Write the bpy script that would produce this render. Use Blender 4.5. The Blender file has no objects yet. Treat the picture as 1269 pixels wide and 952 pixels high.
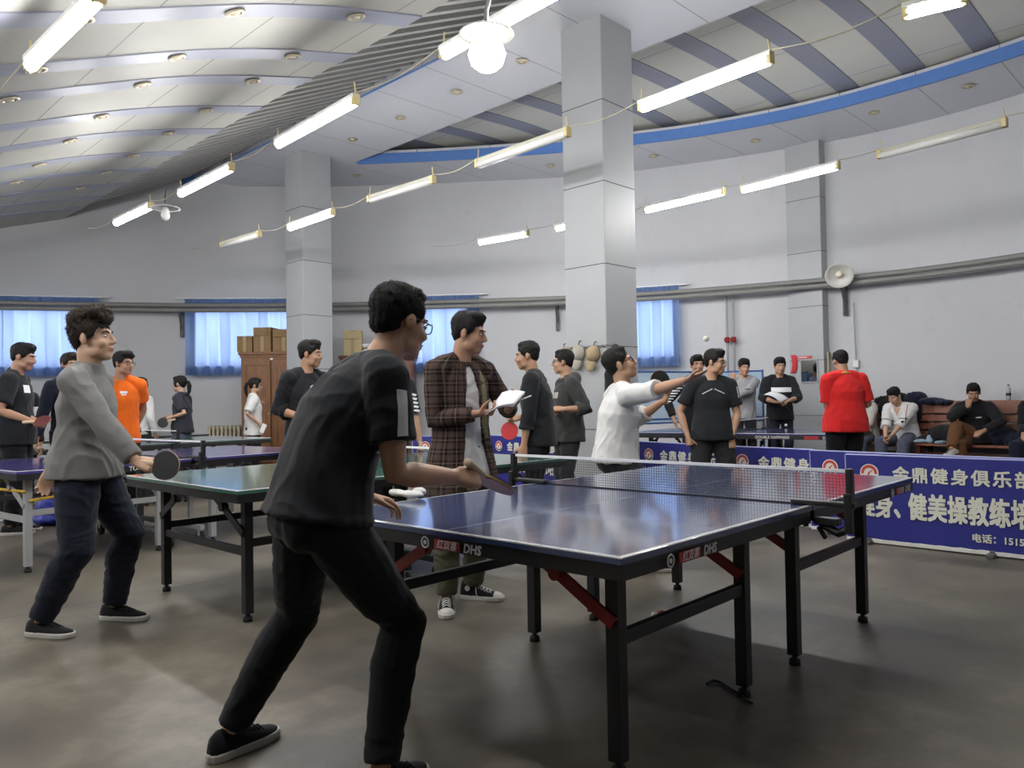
import bpy, bmesh, math, random
import numpy as np
from math import sin, cos, pi, radians as R_
from mathutils import Vector as V, Matrix, noise
from mathutils.bvhtree import BVHTree
random.seed(4)
SC = bpy.context.scene
COL = SC.collection

# ------------------------------------------------------------------ camera
FPX, CAMH, PITCH, ROLL = 965.457, 1.21417, .0208301, -.0167843
_cp, _sp, _cr, _sr = cos(PITCH), sin(PITCH), cos(ROLL), sin(ROLL)
FWD = V((0, _cp, _sp)); _u0 = V((0, -_sp, _cp)); _r0 = V((1, 0, 0))
RT = _cr*_r0 + _sr*_u0; UPV = -_sr*_r0 + _cr*_u0
CAMP = V((0, 0, CAMH))
cam = bpy.data.cameras.new('camera'); co = bpy.data.objects.new('camera', cam); COL.objects.link(co)
cam.sensor_width = 36; cam.lens = FPX/1269*36; cam.clip_start = .05; cam.clip_end = 200
co.matrix_world = Matrix(((RT.x, UPV.x, -FWD.x, 0), (RT.y, UPV.y, -FWD.y, 0), (RT.z, UPV.z, -FWD.z, CAMH), (0, 0, 0, 1)))
SC.camera = co

# ------------------------------------------------------------------ light set-up
EXPOSURE = 0.0
TUBE_POWER = 118.0        # emission strength of a lit tube
WINDOW_POWER = 3.6       # daylight in the window panes
SC.view_settings.view_transform = 'Standard'; SC.view_settings.look = 'None'
SC.view_settings.gamma = 1; SC.view_settings.exposure = EXPOSURE; SC.view_settings.use_curve_mapping = False
wd = bpy.data.worlds.new('world'); SC.world = wd; wd.use_nodes = True
wd.node_tree.nodes['Background'].inputs[0].default_value = (.55, .65, .9, 1)
wd.node_tree.nodes['Background'].inputs[1].default_value = .6
try:
    SC.cycles.max_bounces = 8; SC.cycles.diffuse_bounces = 5; SC.cycles.glossy_bounces = 4
    SC.cycles.sample_clamp_indirect = 6; SC.cycles.caustics_reflective = False; SC.cycles.caustics_refractive = False
except Exception: pass

# ------------------------------------------------------------------ points in the hall
def ray(x, y): return FWD + RT*((x-634.5)/FPX) - UPV*((y-476)/FPX)
def atz(x, y, z): d = ray(x, y); return CAMP + d*((z-CAMH)/d.z)          # the point of height z seen there
def aty(x, y, Y): d = ray(x, y); return CAMP + d*(Y/d.y)                 # the point at distance Y seen there
PHI = R_(45.5); E1 = V((cos(PHI), sin(PHI), 0)); E2 = V((-sin(PHI), cos(PHI), 0))
def AB(a, b, z=0): return E1*a + E2*b + V((0, 0, z))                      # hall axes: a to the far right, b to the far left
def toab(p): return (p.dot(E1), p.dot(E2), p.z)
ROOMROT = PHI

# ------------------------------------------------------------------ mesh helpers
class MB:
    def __init__(s): s.v = []; s.f = []
    def add(s, vs, fs):
        n = len(s.v); s.v += [V(p) for p in vs]; s.f += [tuple(i+n for i in f) for f in fs]; return s
    def box(s, c, d, m=None, taper=1.0):
        x, y, z = d[0]/2, d[1]/2, d[2]/2; t = taper
        vs = [V(p) for p in ((-x,-y,-z),(x,-y,-z),(x,y,-z),(-x,y,-z),(-x*t,-y*t,z),(x*t,-y*t,z),(x*t,y*t,z),(-x*t,y*t,z))]
        if m is not None: vs = [m @ p for p in vs]
        c = V(c)
        return s.add([p+c for p in vs], [(3,2,1,0),(4,5,6,7),(0,1,5,4),(1,2,6,5),(2,3,7,6),(3,0,4,7)])
    def bbox(s, c, d, bev=.01, m=None):
        bm = bmesh.new(); bmesh.ops.create_cube(bm, size=1)
        bmesh.ops.scale(bm, vec=V(d), verts=bm.verts)
        bmesh.ops.bevel(bm, geom=bm.edges[:], offset=bev, segments=2, affect='EDGES', profile=.7)
        vs = [(m @ v.co if m is not None else v.co.copy()) + V(c) for v in bm.verts]
        bm.verts.index_update()
        fs = [tuple(v.index for v in f.verts) for f in bm.faces]; bm.free()
        return s.add(vs, fs)
    def loft(s, rings, closed=True):
        n = len(rings[0]); vs = [p for r in rings for p in r]; fs = []
        for i in range(len(rings)-1):
            for j in range(n):
                k = (j+1) % n
                if closed is False and k == 0: continue
                fs.append((i*n+j, i*n+k, (i+1)*n+k, (i+1)*n+j))
        if closed:
            fs.append(tuple(range(n-1, -1, -1))); fs.append(tuple((len(rings)-1)*n+j for j in range(n)))
        return s.add(vs, fs)
    def tube(s, pts, r, n=8, up=None, dome=False):
        pts = [V(p) for p in pts]; m = len(pts)
        rs = [r]*m if isinstance(r, (int, float)) else list(r)
        rings = []; side = None
        for i, p in enumerate(pts):
            d = (pts[min(i+1, m-1)]-pts[max(i-1, 0)])
            d = d.normalized() if d.length > 1e-9 else V((0, 0, 1))
            if side is None:
                h = V((0, 0, 1)) if abs(d.z) < .9 else V((1, 0, 0))
                side = d.cross(h).normalized()
            side = (side - d*side.dot(d))
            side = side.normalized() if side.length > 1e-6 else d.orthogonal().normalized()
            o = side.cross(d)
            if dome and i == 0:
                for q in (.95, .75, .4):
                    rings.append([p-d*rs[i]*q + (side*cos(2*pi*j/n)+o*sin(2*pi*j/n))*rs[i]*math.sqrt(1-q*q) for j in range(n)])
            rings.append([p + (side*cos(2*pi*j/n)+o*sin(2*pi*j/n))*rs[i] for j in range(n)])
            if dome and i == m-1:
                for q in (.4, .75, .95):
                    rings.append([p+d*rs[i]*q + (side*cos(2*pi*j/n)+o*sin(2*pi*j/n))*rs[i]*math.sqrt(1-q*q) for j in range(n)])
        return s.loft(rings)
    def ell(s, c, r, m=None, n=14, k=9):
        c = V(c); rings = []
        for i in range(1, k):
            t = -pi/2 + pi*i/k
            rings.append([c + (m @ q if m is not None else q) for q in
                          (V((r[0]*cos(t)*cos(2*pi*j/n), r[1]*cos(t)*sin(2*pi*j/n), r[2]*sin(t))) for j in range(n))])
        return s.loft(rings)
    def lathe(s, prof, n=24, m=None, c=(0,0,0)):
        c = V(c); rings = [[c + ((m @ q) if m is not None else q) for q in (V((r*cos(2*pi*j/n), r*sin(2*pi*j/n), z)) for j in range(n))] for r, z in prof]
        if prof[0] == prof[-1]: return s.loft(rings, None)
        return s.loft(rings)
    def prism(s, poly, o, ux, uy, t):
        o, ux, uy = V(o), V(ux), V(uy); nn = ux.cross(uy).normalized()*t; n = len(poly)
        a = [o+ux*x+uy*y for x, y in poly]
        return s.add(a+[p+nn for p in a], [tuple(range(n-1,-1,-1)), tuple(range(n, 2*n))]+[(i, (i+1)%n, n+(i+1)%n, n+i) for i in range(n)])
    def mesh(s, name, smooth=False):
        me = bpy.data.meshes.new(name); me.from_pydata([tuple(p) for p in s.v], [], s.f); me.update()
        bm = bmesh.new(); bm.from_mesh(me); bmesh.ops.recalc_face_normals(bm, faces=bm.faces[:]); bm.to_mesh(me); bm.free()
        if smooth: me.polygons.foreach_set('use_smooth', [True]*len(me.polygons))
        return me
    def build(s, name, mat, parent=None, smooth=False, **kw):
        return link(name, s.mesh(name, smooth), mat, parent, **kw)

def link(name, me, mat=None, parent=None, label=None, cat=None, group=None, kind=None, auto=None):
    o = bpy.data.objects.new(name, me); COL.objects.link(o)
    if mat is not None and me is not None and len(me.materials) == 0: me.materials.append(mat)
    if parent is not None: o.parent = parent
    tag(o, label, cat, group, kind); return o
def tag(o, label=None, cat=None, group=None, kind=None):
    if label: o['label'] = label
    if cat: o['category'] = cat
    if group: o['group'] = group
    if kind: o['kind'] = kind
    return o
def empty(name, loc=(0,0,0), rz=0, label=None, cat=None, group=None, kind=None):
    o = bpy.data.objects.new(name, None); COL.objects.link(o); o.location = V(loc); o.rotation_euler = (0, 0, rz); o.empty_display_size = .1
    return tag(o, label, cat, group, kind)
def dup(o, parent=None, **kw):
    c = o.copy(); COL.objects.link(c)
    if parent is not None: c.parent = parent
    for ch in o.children: dup(ch, c)
    tag(c, **kw); return c
def smooth_angle(o, ang=35):
    me = o.data; me.polygons.foreach_set('use_smooth', [True]*len(me.polygons))
    try: me.set_sharp_from_angle(angle=R_(ang))
    except Exception: pass
    return o
def Rz(d): return Matrix.Rotation(R_(d), 3, 'Z')
def Rx(d): return Matrix.Rotation(R_(d), 3, 'X')
def Ry(d): return Matrix.Rotation(R_(d), 3, 'Y')

# ------------------------------------------------------------------ materials
class NT:
    def __init__(s, name):
        s.m = bpy.data.materials.new(name); s.m.use_nodes = True; s.t = s.m.node_tree; s.b = s.t.nodes['Principled BSDF']
    def n(s, typ, **kw):
        o = s.t.nodes.new(typ)
        for k, v in kw.items(): setattr(o, k, v)
        return o
    def l(s, a, b): s.t.links.new(a, b)
    def math(s, op, a, b=None, clamp=False):
        o = s.n('ShaderNodeMath', operation=op, use_clamp=clamp)
        for i, x in enumerate((a, b)):
            if x is None: continue
            if isinstance(x, (int, float)): o.inputs[i].default_value = x
            else: s.l(x, o.inputs[i])
        return o.outputs[0]
    def obj(s):
        if not hasattr(s, '_x'):
            tc = s.n('ShaderNodeTexCoord'); s._c = tc.outputs['Object']; sp = s.n('ShaderNodeSeparateXYZ'); s.l(s._c, sp.inputs[0]); s._x = sp.outputs
        return s._x
    def mix(s, fac, a, b):
        o = s.n('ShaderNodeMix', data_type='RGBA')
        for i, x in ((0, fac), (6, a), (7, b)):
            if isinstance(x, (int, float)): o.inputs[i].default_value = x
            elif isinstance(x, tuple): o.inputs[i].default_value = (*x[:3], 1)
            else: s.l(x, o.inputs[i])
        return o.outputs[2]
    def noise(s, scale, detail=4, rough=.55, vec=None):
        o = s.n('ShaderNodeTexNoise'); o.inputs['Scale'].default_value = scale; o.inputs['Detail'].default_value = detail; o.inputs['Roughness'].default_value = rough
        if vec is None: s.obj(); vec = s._c
        s.l(vec, o.inputs['Vector']); return o.outputs[0]
    def ramp(s, fac, p0, p1):
        o = s.n('ShaderNodeMapRange'); o.inputs[1].default_value = p0; o.inputs[2].default_value = p1; o.clamp = True
        s.l(fac, o.inputs[0]); return o.outputs[0]
    def bump(s, h, strength=.2, dist=.01):
        o = s.n('ShaderNodeBump'); o.inputs['Strength'].default_value = strength; o.inputs['Distance'].default_value = dist
        s.l(h, o.inputs['Height']); s.l(o.outputs[0], s.b.inputs['Normal'])
    def col(s, c):
        if isinstance(c, tuple): s.b.inputs['Base Color'].default_value = (*c[:3], 1)
        else: s.l(c, s.b.inputs['Base Color'])
    def set(s, rough=.5, metal=0, spec=.5):
        s.b.inputs['Roughness'].default_value = rough; s.b.inputs['Metallic'].default_value = metal
        s.b.inputs['Specular IOR Level'].default_value = spec
MATS = {}
def mat(name, c, rough=.6, metal=0, var=.12, scale=12, bump=0, bscale=None, spec=.5):
    """painted / plastic / cloth: a base colour with a little uneven noise"""
    if name in MATS: return MATS[name]
    t = NT(name); n = t.noise(scale)
    t.col(t.mix(n, tuple(x*(1-var) for x in c), tuple(min(1, x*(1+var)) for x in c))); t.set(rough, metal, spec)
    if bump: t.bump(t.noise(bscale or scale*6, 3), bump, .01)
    MATS[name] = t.m; return t.m
def fabric(name, c, rough=.9, scale=260):
    if name in MATS: return MATS[name]
    t = NT(name); n = t.noise(7, 5); w = t.noise(scale, 2)
    t.col(t.mix(n, tuple(x*.8 for x in c), tuple(min(1, x*1.2) for x in c))); t.set(rough, 0, .25); t.bump(w, .25, .003)
    t.b.inputs['Sheen Weight'].default_value = .08
    MATS[name] = t.m; return t.m
def emit(name, c, st):
    if name in MATS: return MATS[name]
    t = NT(name); t.col((.8, .8, .8)); t.b.inputs['Emission Color'].default_value = (*c, 1); t.b.inputs['Emission Strength'].default_value = st
    MATS[name] = t.m; return t.m

M_BLACK = mat('black_steel', (.012, .012, .014), .45)
M_RUBBER = mat('black_rubber', (.01, .01, .01), .8)
M_GREYSTEEL = mat('light_grey_steel', (.34, .35, .36), .45)
M_CHROME = mat('dull_chrome', (.5, .5, .52), .3, 1)
M_RED = mat('red_paint', (.28, .012, .014), .45)
M_WHITE = mat('white_paint', (.75, .75, .74), .5)
M_PAPER = mat('white_paper', (.82, .82, .86), .8, var=.03)
M_DARKWIRE = mat('grey_wire', (.1, .1, .1), .6)
M_IVORY = mat('yellowed_plastic', (.62, .52, .27), .5)

def m_wall():
    t = NT('painted_plaster'); n = t.noise(.55, 5); n2 = t.noise(3.5, 6)
    c = t.mix(t.ramp(n, .3, .7), (.515, .525, .552), (.565, .575, .60)); c = t.mix(t.ramp(n2, .60, .9), c, (.47, .475, .50))
    t.col(c); t.set(.75, 0, .3); t.bump(t.noise(40, 4), .12, .01); return t.m
def m_floor():
    t = NT('worn_concrete'); x = t.obj(); n = t.noise(.55, 7, .66); n2 = t.noise(1.1, 8, .72); n3 = t.noise(60, 3)
    c = t.mix(t.ramp(n, .32, .68), (.088, .075, .058), (.160, .138, .104))
    c = t.mix(t.ramp(n2, .50, .68), c, (.22, .197, .16)); c = t.mix(t.ramp(n2, .47, .28), c, (.05, .046, .041))
    c = t.mix(t.math('MULTIPLY', n3, .25), c, (.07, .065, .055))
    ga = t.math('ABSOLUTE', t.math('SUBTRACT', t.math('FRACT', t.math('ADD', t.math('DIVIDE', x[0], 12.0), .6)), .5))
    gb = t.math('ABSOLUTE', t.math('SUBTRACT', t.math('FRACT', t.math('ADD', t.math('DIVIDE', x[1], 6.0), .6167)), .5))
    g = t.math('MAXIMUM', t.math('LESS_THAN', ga, .0005), t.math('LESS_THAN', gb, .0013))
    c = t.mix(t.math('MULTIPLY', g, .8), c, (.03, .028, .025)); t.col(c); t.set(.5, 0, .4)
    r = t.math('ADD', t.math('MULTIPLY', n2, .35), .26); t.l(r, t.b.inputs['Roughness']); t.bump(n2, .06, .02); return t.m
def m_panel(name, c, rough, sa, sb, oa=0., ob=0., w=.006, dark=.35):
    """sheet-metal panels with dark joints every sa / sb metres along the hall axes"""
    t = NT(name); x = t.obj(); n = t.noise(.8, 3); base = t.mix(n, tuple(v*.93 for v in c), tuple(min(1, v*1.06) for v in c)); g = None
    for ax, s_, o_ in ((0, sa, oa), (1, sb, ob)):
        if not s_: continue
        q = t.math('ABSOLUTE', t.math('SUBTRACT', t.math('FRACT', t.math('DIVIDE', t.math('SUBTRACT', x[ax], o_-s_/2), s_)), .5))
        q = t.math('LESS_THAN', q, w/s_); g = q if g is None else t.math('MAXIMUM', g, q)
    t.col(t.mix(g, base, tuple(v*dark for v in c)) if g is not None else base); t.set(rough, 0, .5); return t.m
M_WALL = m_wall(); M_FLOOR = m_floor()
M_VAULT = m_panel('cream_ceiling_sheet', (.38, .375, .335), .55, 1.0, 0, 2.1)
M_BAND = mat('blue_grey_ceiling_band', (.27, .285, .35), .42, var=.06, scale=3)
M_SOFFIT = m_panel('grey_soffit_panel', (.54, .555, .60), .36, 0, 1.02, 0, .35)
M_RVAULT = m_panel('off_white_ceiling_board', (.62, .62, .57), .5, 1.28, 0, 8.6)
M_BLUE = mat('blue_trim_paint', (.09, .205, .52), .5)
M_SLAT = mat('grey_slat', (.33, .33, .31), .4)
M_DARK = mat('dark_void', (.12, .12, .13), .9)
M_COLUMN = mat('grey_column_cladding', (.38, .395, .41), .50, var=.05, scale=3, spec=.6)
M_JOINT = mat('dark_joint', (.07, .07, .075), .8)
# ------------------------------------------------------------------ the hall: curved wall, floor, ceilings
WALL_AB = [(1.0, 17.2), (3.5, 16.25), (5.75, 14.95), (6.91, 14.14), (8.4, 12.8), (9.73, 11.3), (11.0, 9.66), (11.79, 8.36), (12.3, 7.1), (12.65, 5.94),
           (12.9, 4.9), (12.97, 3.7), (12.8, 2.4), (12.35, .9), (11.4, -1.2), (9.6, -3.6), (7, -5.6), (3.5, -7), (-.5, -7), (-4.5, -5), (-7, -1.5), (-8, 3), (-7.6, 8), (-5.5, 12.8), (-2.5, 16)]
def spline(pts, k=6, closed=True):
    out = []; n = len(pts)
    for i in range(n if closed else n-1):
        p = [V((*pts[(i+j) % n if closed else min(max(i+j, 0), n-1)], 0)) for j in (-1, 0, 1, 2)]
        for q in range(k):
            t = q/k
            out.append(.5*((2*p[1])+(p[2]-p[0])*t+(2*p[0]-5*p[1]+4*p[2]-p[3])*t*t+(3*p[1]-p[0]-3*p[2]+p[3])*t**3))
    if not closed: out.append(V((*pts[-1], 0)))
    return out
WP = spline(WALL_AB)                                      # (a,b) polyline of the inner face
NW = len(WP)
def wnorm(i):                                             # inward normal in (a,b)
    d = (WP[(i+1) % NW]-WP[i-1]).normalized(); n = V((-d.y, d.x, 0))
    c = V((2.5, 4.5, 0))-WP[i]
    return n if n.dot(c) > 0 else -n
WN = [wnorm(i) for i in range(NW)]
def wall_piece(name, idx, z0=0, z1=6.4):
    mb = MB(); rings = []
    for i in idx:
        p, n = WP[i % NW], WN[i % NW]; q = p-n*.25
        rings.append([V((p.x, p.y, z0)), V((p.x, p.y, z1)), V((q.x, q.y, z1)), V((q.x, q.y, z0))])
    mb.loft(rings); o = mb.build(name, M_WALL, kind='structure'); o.rotation_euler = (0, 0, ROOMROT); return smooth_angle(o, 30)
wall_piece('wall_back', range(0, 6*9+1)); wall_piece('wall_right', range(6*9, 6*16+1))
wall_piece('wall_front', range(6*16, 6*21+1)); wall_piece('wall_left', range(6*21, 6*25+1))
def struct(name, mb, m, smooth=False):
    o = mb.build(name, m, kind='structure', smooth=smooth); o.rotation_euler = (0, 0, ROOMROT); return o
struct('floor', MB().box((2.5, 4.5, -.1), (26, 30, .2)), M_FLOOR)
struct('ceiling_roof', MB().box((2.5, 4.5, 6.45), (26, 30, .2)), M_DARK)
def wall_a(b):                                            # wall position a at a given b on the far side
    best = None
    for i in range(6*13+1):
        p, q = WP[i], WP[i+1]
        if (p.y-b)*(q.y-b) <= 0 and abs(p.y-q.y) > 1e-9:
            best = p.x+(q.x-p.x)*(b-p.y)/(q.y-p.y); break
    if best is None:
        for i in range(6*13, 6*17):
            p, q = WP[i], WP[i+1]
            if (p.y-b)*(q.y-b) <= 0 and abs(p.y-q.y) > 1e-9: best = p.x+(q.x-p.x)*(b-p.y)/(q.y-p.y); break
    return best
# left shell, rising towards the hall's centre
PROF = [(-5.2, .6), (-4.4, 1.25), (-3.4, 1.9), (-2.4, 2.42), (-1.4, 2.82), (-.4, 3.14), (.4, 3.36), (1.1, 3.56), (1.7, 3.78), (2.3, 4.02), (2.9, 4.25), (3.5, 4.44), (4.0, 4.57), (4.4, 4.67)]
PROF = [(p.x, p.y) for p in spline(PROF, 4, False)]
def vault_z(a):
    for (a0, z0), (a1, z1) in zip(PROF, PROF[1:]):
        if a0 <= a <= a1: return z0+(z1-z0)*(a-a0)/(a1-a0)
    return PROF[-1][1]
mb = MB(); mb.loft([[V((a, -6.8, z)), V((a, 17, z)), V((a, 17, z+.06)), V((a, -6.8, z+.06))] for a, z in PROF if a > -3.2])
smooth_angle(struct('ceiling_left_shell', mb, M_VAULT), 40)
bk = [1.3, 2.35, 3.4, 4.45, 5.5, 6.55, 7.33, 8.42, 9.42, 10.6, 11.6, 12.7, 13.7, 14.7]
for k, b in enumerate(bk):
    mb = MB(); w = .13
    mb.loft([[V((a, b-w, z-.012)), V((a, b+w, z-.012)), V((a, b+w, z+.01)), V((a, b-w, z+.01))] for a, z in PROF if a > -3.0])
    smooth_angle(struct('trim_%d' % (k+1), mb, M_BAND), 40)
# slatted slope between the shell and the soffit, blue edge board
mb = MB()
for k in range(72):
    b = -6+k*.285
    if b > 14.3: break
    p, q = V((4.38, b, 4.68)), V((6.10, b, 5.47))
    rings = [[c+V((0, -.05, -.015)), c+V((0, .05, -.015)), c+V((0, .05, .07)), c+V((0, -.05, .07))] for c in (p, q)]
    mb.loft(rings)
struct('trim_20', mb, M_SLAT)
struct('ceiling_slat_gap_shade', MB().loft([[V((a, -6.8, z)), V((a, 14.6, z)), V((a, 14.6, z+.03)), V((a, -6.8, z+.03))] for a, z in ((4.3, 4.95), (6.14, 5.8))]), M_DARK)  # added dark sheet, so the gaps between slats read as shade
struct('trim_21', MB().box((6.135, 4, 5.52), (.03, 21.4, .26)), M_BLUE)
# soffit and the curved opening over the playing area
ARC = [(7.75, -4.1), (8.9, -3.2), (10.1, -1.6), (10.9, .4), (11.27, 2.12), (11.41, 3.46), (11.36, 4.9), (11.01, 6.32), (10.52, 7.45), (9.9, 8.58), (8.86, 10.07), (7.80, 11.36)]
ARCP = spline(ARC, 6, False)
def arc_a(b):
    for p, q in zip(ARCP, ARCP[1:]):
        if p.y <= b <= q.y: return p.x+(q.x-p.x)*(b-p.y)/max(1e-9, q.y-p.y)
    return 7.75
mb = MB(); ZS = 5.40
def slab(a0, b0, a1, b1, a2, b2, a3, b3, t=.2):
    vs = [V((a0, b0, ZS)), V((a1, b1, ZS)), V((a2, b2, ZS)), V((a3, b3, ZS))]
    mb.add(vs+[p+V((0, 0, t)) for p in vs], [(0,1,2,3),(7,6,5,4),(0,4,5,1),(1,5,6,2),(2,6,7,3),(3,7,4,0)])
slab(6.12, -6.5, 7.75, -6.5, 7.75, 11.36, 6.12, 11.36)
bs = [11.36+.25*i for i in range(12)]
for b0, b1 in zip(bs, bs[1:]):
    w0, w1 = wall_a(b0), wall_a(b1)
    if w1 > 6.2: slab(6.12, b0, w0+.1, b0, w1+.1, b1, 6.12, b1)
for p, q in zip(ARCP, ARCP[1:]):
    slab(p.x, p.y, wall_a(p.y)+.1, p.y, wall_a(q.y)+.1, q.y, q.x, q.y)
struct('ceiling_soffit', mb, M_SOFFIT)
mb = MB(); mb.loft([[V((p.x-.015, p.y, ZS-.02)), V((p.x+.03, p.y, ZS-.02)), V((p.x+.03, p.y, ZS+.15)), V((p.x-.015, p.y, ZS+.15))] for p in ARCP])
smooth_angle(struct('trim_22', mb, M_BLUE), 40)
def rz_(a): return 5.66+.10*sin(pi*min(1, max(0, (a-7.6)/4.2)))
ra = [7.5+.35*i for i in range(16)]
mb = MB(); mb.loft([[V((a, -6.5, rz_(a))), V((a, 12.6, rz_(a))), V((a, 12.6, rz_(a)+.04)), V((a, -6.5, rz_(a)+.04))] for a in ra])
smooth_angle(struct('ceiling_right_recess', mb, M_RVAULT), 40)
for k in range(17):
    b = -3.65+.89*k
    mb = MB(); mb.loft([[V((a, b-.15, rz_(a)-.012)), V((a, b+.15, rz_(a)-.012)), V((a, b+.15, rz_(a)+.01)), V((a, b-.15, rz_(a)+.01))] for a in ra])
    smooth_angle(struct('trim_%d' % (30+k), mb, M_BAND), 40)
# clad square columns
for k, (a, b, s, nm) in enumerate(((6.985, 5.43, .57, 'column_main'), (6.985, 11.64, .55, 'column_far'), (12.90, 5.55, .58, 'column_right'))):
    mb = MB(); mb.bbox((0, 0, 2.7), (s, s, 5.42), .012); o = mb.build(nm, M_COLUMN, kind='structure'); o.location = AB(a, b); o.rotation_euler = (0, 0, ROOMROT)
    mb = MB()
    for z in (.88, 1.79, 2.68, 3.58, 4.47): mb.box((0, 0, z), (s+.003, s+.003, .009))
    mb.build('panel_joint', M_JOINT, o)

# ------------------------------------------------------------------ windows with blue curtains
def wall_hit(px, z):                                      # arc-length index on the wall under a pixel column
    best = None
    for i in range(0, 6*15):
        p, q = AB(WP[i].x, WP[i].y), AB(WP[i+1].x, WP[i+1].y)
        def sx(P):
            d = P+V((0, 0, z))-CAMP; zz = d.dot(FWD)
            return 634.5+FPX*d.dot(RT)/zz if zz > .1 else -9999
        if p.y < 1 or q.y < 1: continue
        x0, x1 = sx(p), sx(q)
        if (x0-px)*(x1-px) <= 0: return i+(px-x0)/(x1-x0)
    return 0
def wall_pt(t, off, z=0):
    i = int(t); f = t-i; p = WP[i].lerp(WP[i+1], f); n = WN[i].lerp(WN[i+1], f).normalized()
    p = p+n*off; return AB(p.x, p.y, z), (E1*n.x+E2*n.y).normalized()
def m_curtain():
    t = NT('blue_curtain'); n = t.noise(3, 3)
    c = t.mix(n, (.10, .165, .30), (.13, .20, .36)); t.col(c); t.set(.9, 0, .1)
    tr = t.n('ShaderNodeBsdfTranslucent'); tr.inputs[0].default_value = (.46, .58, .86, 1)
    mx = t.n('ShaderNodeMixShader'); mx.inputs[0].default_value = .48
    t.l(t.b.outputs[0], mx.inputs[1]); t.l(tr.outputs[0], mx.inputs[2]); t.l(mx.outputs[0], t.t.nodes['Material Output'].inputs[0]); return t.m
M_CURT = m_curtain(); M_SKYPANE = emit('daylight_pane', (.80, .88, 1.0), WINDOW_POWER)
WINS = [(-60, 125, 467, 'blue window curtain at the far left edge', -50, 112), (232, 372, 470, 'blue window curtain behind the brown wardrobe', 243, 365),
        (498, 595, 468, 'blue window curtain between the two grey columns', 506, 578), (762, 844, 458, 'blue window curtain just right of the near column', 775, 836)]
for k, (x0, x1, yb, lb, p0, p1) in enumerate(WINS):
    t0, t1 = wall_hit(x0, 2.4), wall_hit(x1, 2.4); s0, s1 = wall_hit(p0, 2.4), wall_hit(p1, 2.4)
    A, nA = wall_pt(t0, .11); B, nB = wall_pt(t1, .11)
    zb, zt = 1.78, 3.20
    # window behind: frame, pane
    P, nP = wall_pt(s0, .03); Q, nQ = wall_pt(s1, .03); ux = (Q-P); L = ux.length; ux.normalize(); nn = ux.cross(V((0, 0, 1)))
    if nn.dot(nP) < 0: nn = -nn
    w = empty('window_%d' % (k+1), (P+Q)/2, 0, kind='structure')
    C = (P+Q)/2; m = Matrix((ux, nn, V((0, 0, 1)))).transposed()
    MB().box(C+V((0, 0, 2.47))-C, (L, .02, 1.02), m).build('window_pane', M_SKYPANE, w)
    mb = MB()
    for x in (-L/2, -L/6, L/6, L/2): mb.box(m @ V((x, .015, 2.47)), (.05, .04, 1.1), m)
    for z in (1.93, 3.0): mb.box(m @ V((0, .015, z)), (L+.05, .04, .06), m)
    mb.build('window_frame', M_WHITE, w)
    # curtain: gathered folds hung from a rod
    r = empty('curtain', (A+B)/2, 0, lb, 'curtain', 'blue curtains along the back wall'); C = (A+B)/2
    ux = (B-A); L = ux.length; ux.normalize(); nn = ux.cross(V((0, 0, 1)))
    if nn.dot(nA+nB) < 0: nn = -nn
    def cloth(z0, z1, amp, per, off, seed):
        mb = MB(); nu = int(L*46); nv = 14; rings = []
        for j in range(nv+1):
            z = z0+(z1-z0)*j/nv; row = []
            for i in range(nu+1):
                u = L*i/nu; ph = u/per*2*pi+1.3*sin(u*2.3+seed)+.5*sin(u*7+seed*2)
                a_ = amp*(.55+.45*(1-j/nv))
                d = a_*(abs(sin(ph/2))**.7*2-1)+.012*sin(u*23+z*4+seed)
                row.append(ux*(u-L/2)+nn*(d+off)+V((0, 0, z)))
            rings.append(row)
        mb.loft(rings, False); return mb
    cloth(zb, zt, .055, .21, .02, k).build('curtain_cloth', M_CURT, r, True)
    cloth(zt-.20, zt+.01, .03, .12, .075, k+3).build('curtain_heading', M_CURT, r, True)
    cloth(zb+.0, zb+.17, .05, .24, .015, k).build('curtain_hem', M_CURT, r, True)
    mb = MB(); mb.tube([ux*(-L/2-.18)+V((0, 0, zt+.03)), ux*(L/2+.18)+V((0, 0, zt+.03))], .014)
    for x in (-L/2-.1, L/2+.1): mb.tube([ux*x+V((0, 0, zt+.03)), ux*x-nn*.12+V((0, 0, zt+.03))], .01, 6)
    mb.build('curtain_rod', M_WHITE, r)
# ------------------------------------------------------------------ pipes on the wall
i0, i1 = 4, 6*14
mb = MB()
for z in (3.075, 2.985):
    mb.tube([AB(*(WP[i]+WN[i]*.31).xy, z) for i in range(i0, i1)], .042, 10)
mb.build('heating_pipe', mat('pipe_paint', (.21, .21, .20), .45), smooth=True, label='grey heating pipes running along the curved wall above the windows', cat='pipe')
def bracket(px, lb):
    t = wall_hit(px, 2.9); P, n = wall_pt(t, 0); s = n.cross(V((0, 0, 1)))
    r = empty('pipe_bracket', P, 0, lb, 'bracket', 'brackets carrying the wall pipe')
    mb = MB(); mb.tube([n*.01+V((0,0,2.93)), n*.36+V((0,0,2.93))], .018, 6); mb.tube([n*.31+V((0,0,2.92)), n*.04+V((0,0,2.62))], .018, 6)
    mb.box(V((0, 0, 2.75))+n*.045, (.06, .06, .5)); mb.build('bracket_arm', M_DARKWIRE, r)
bracket(226, 'dark angled pipe bracket right of the leftmost curtain'); bracket(691, 'dark angled pipe bracket beside the near column')
bracket(1048, 'dark angled pipe bracket below the round wall lamp')
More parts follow.
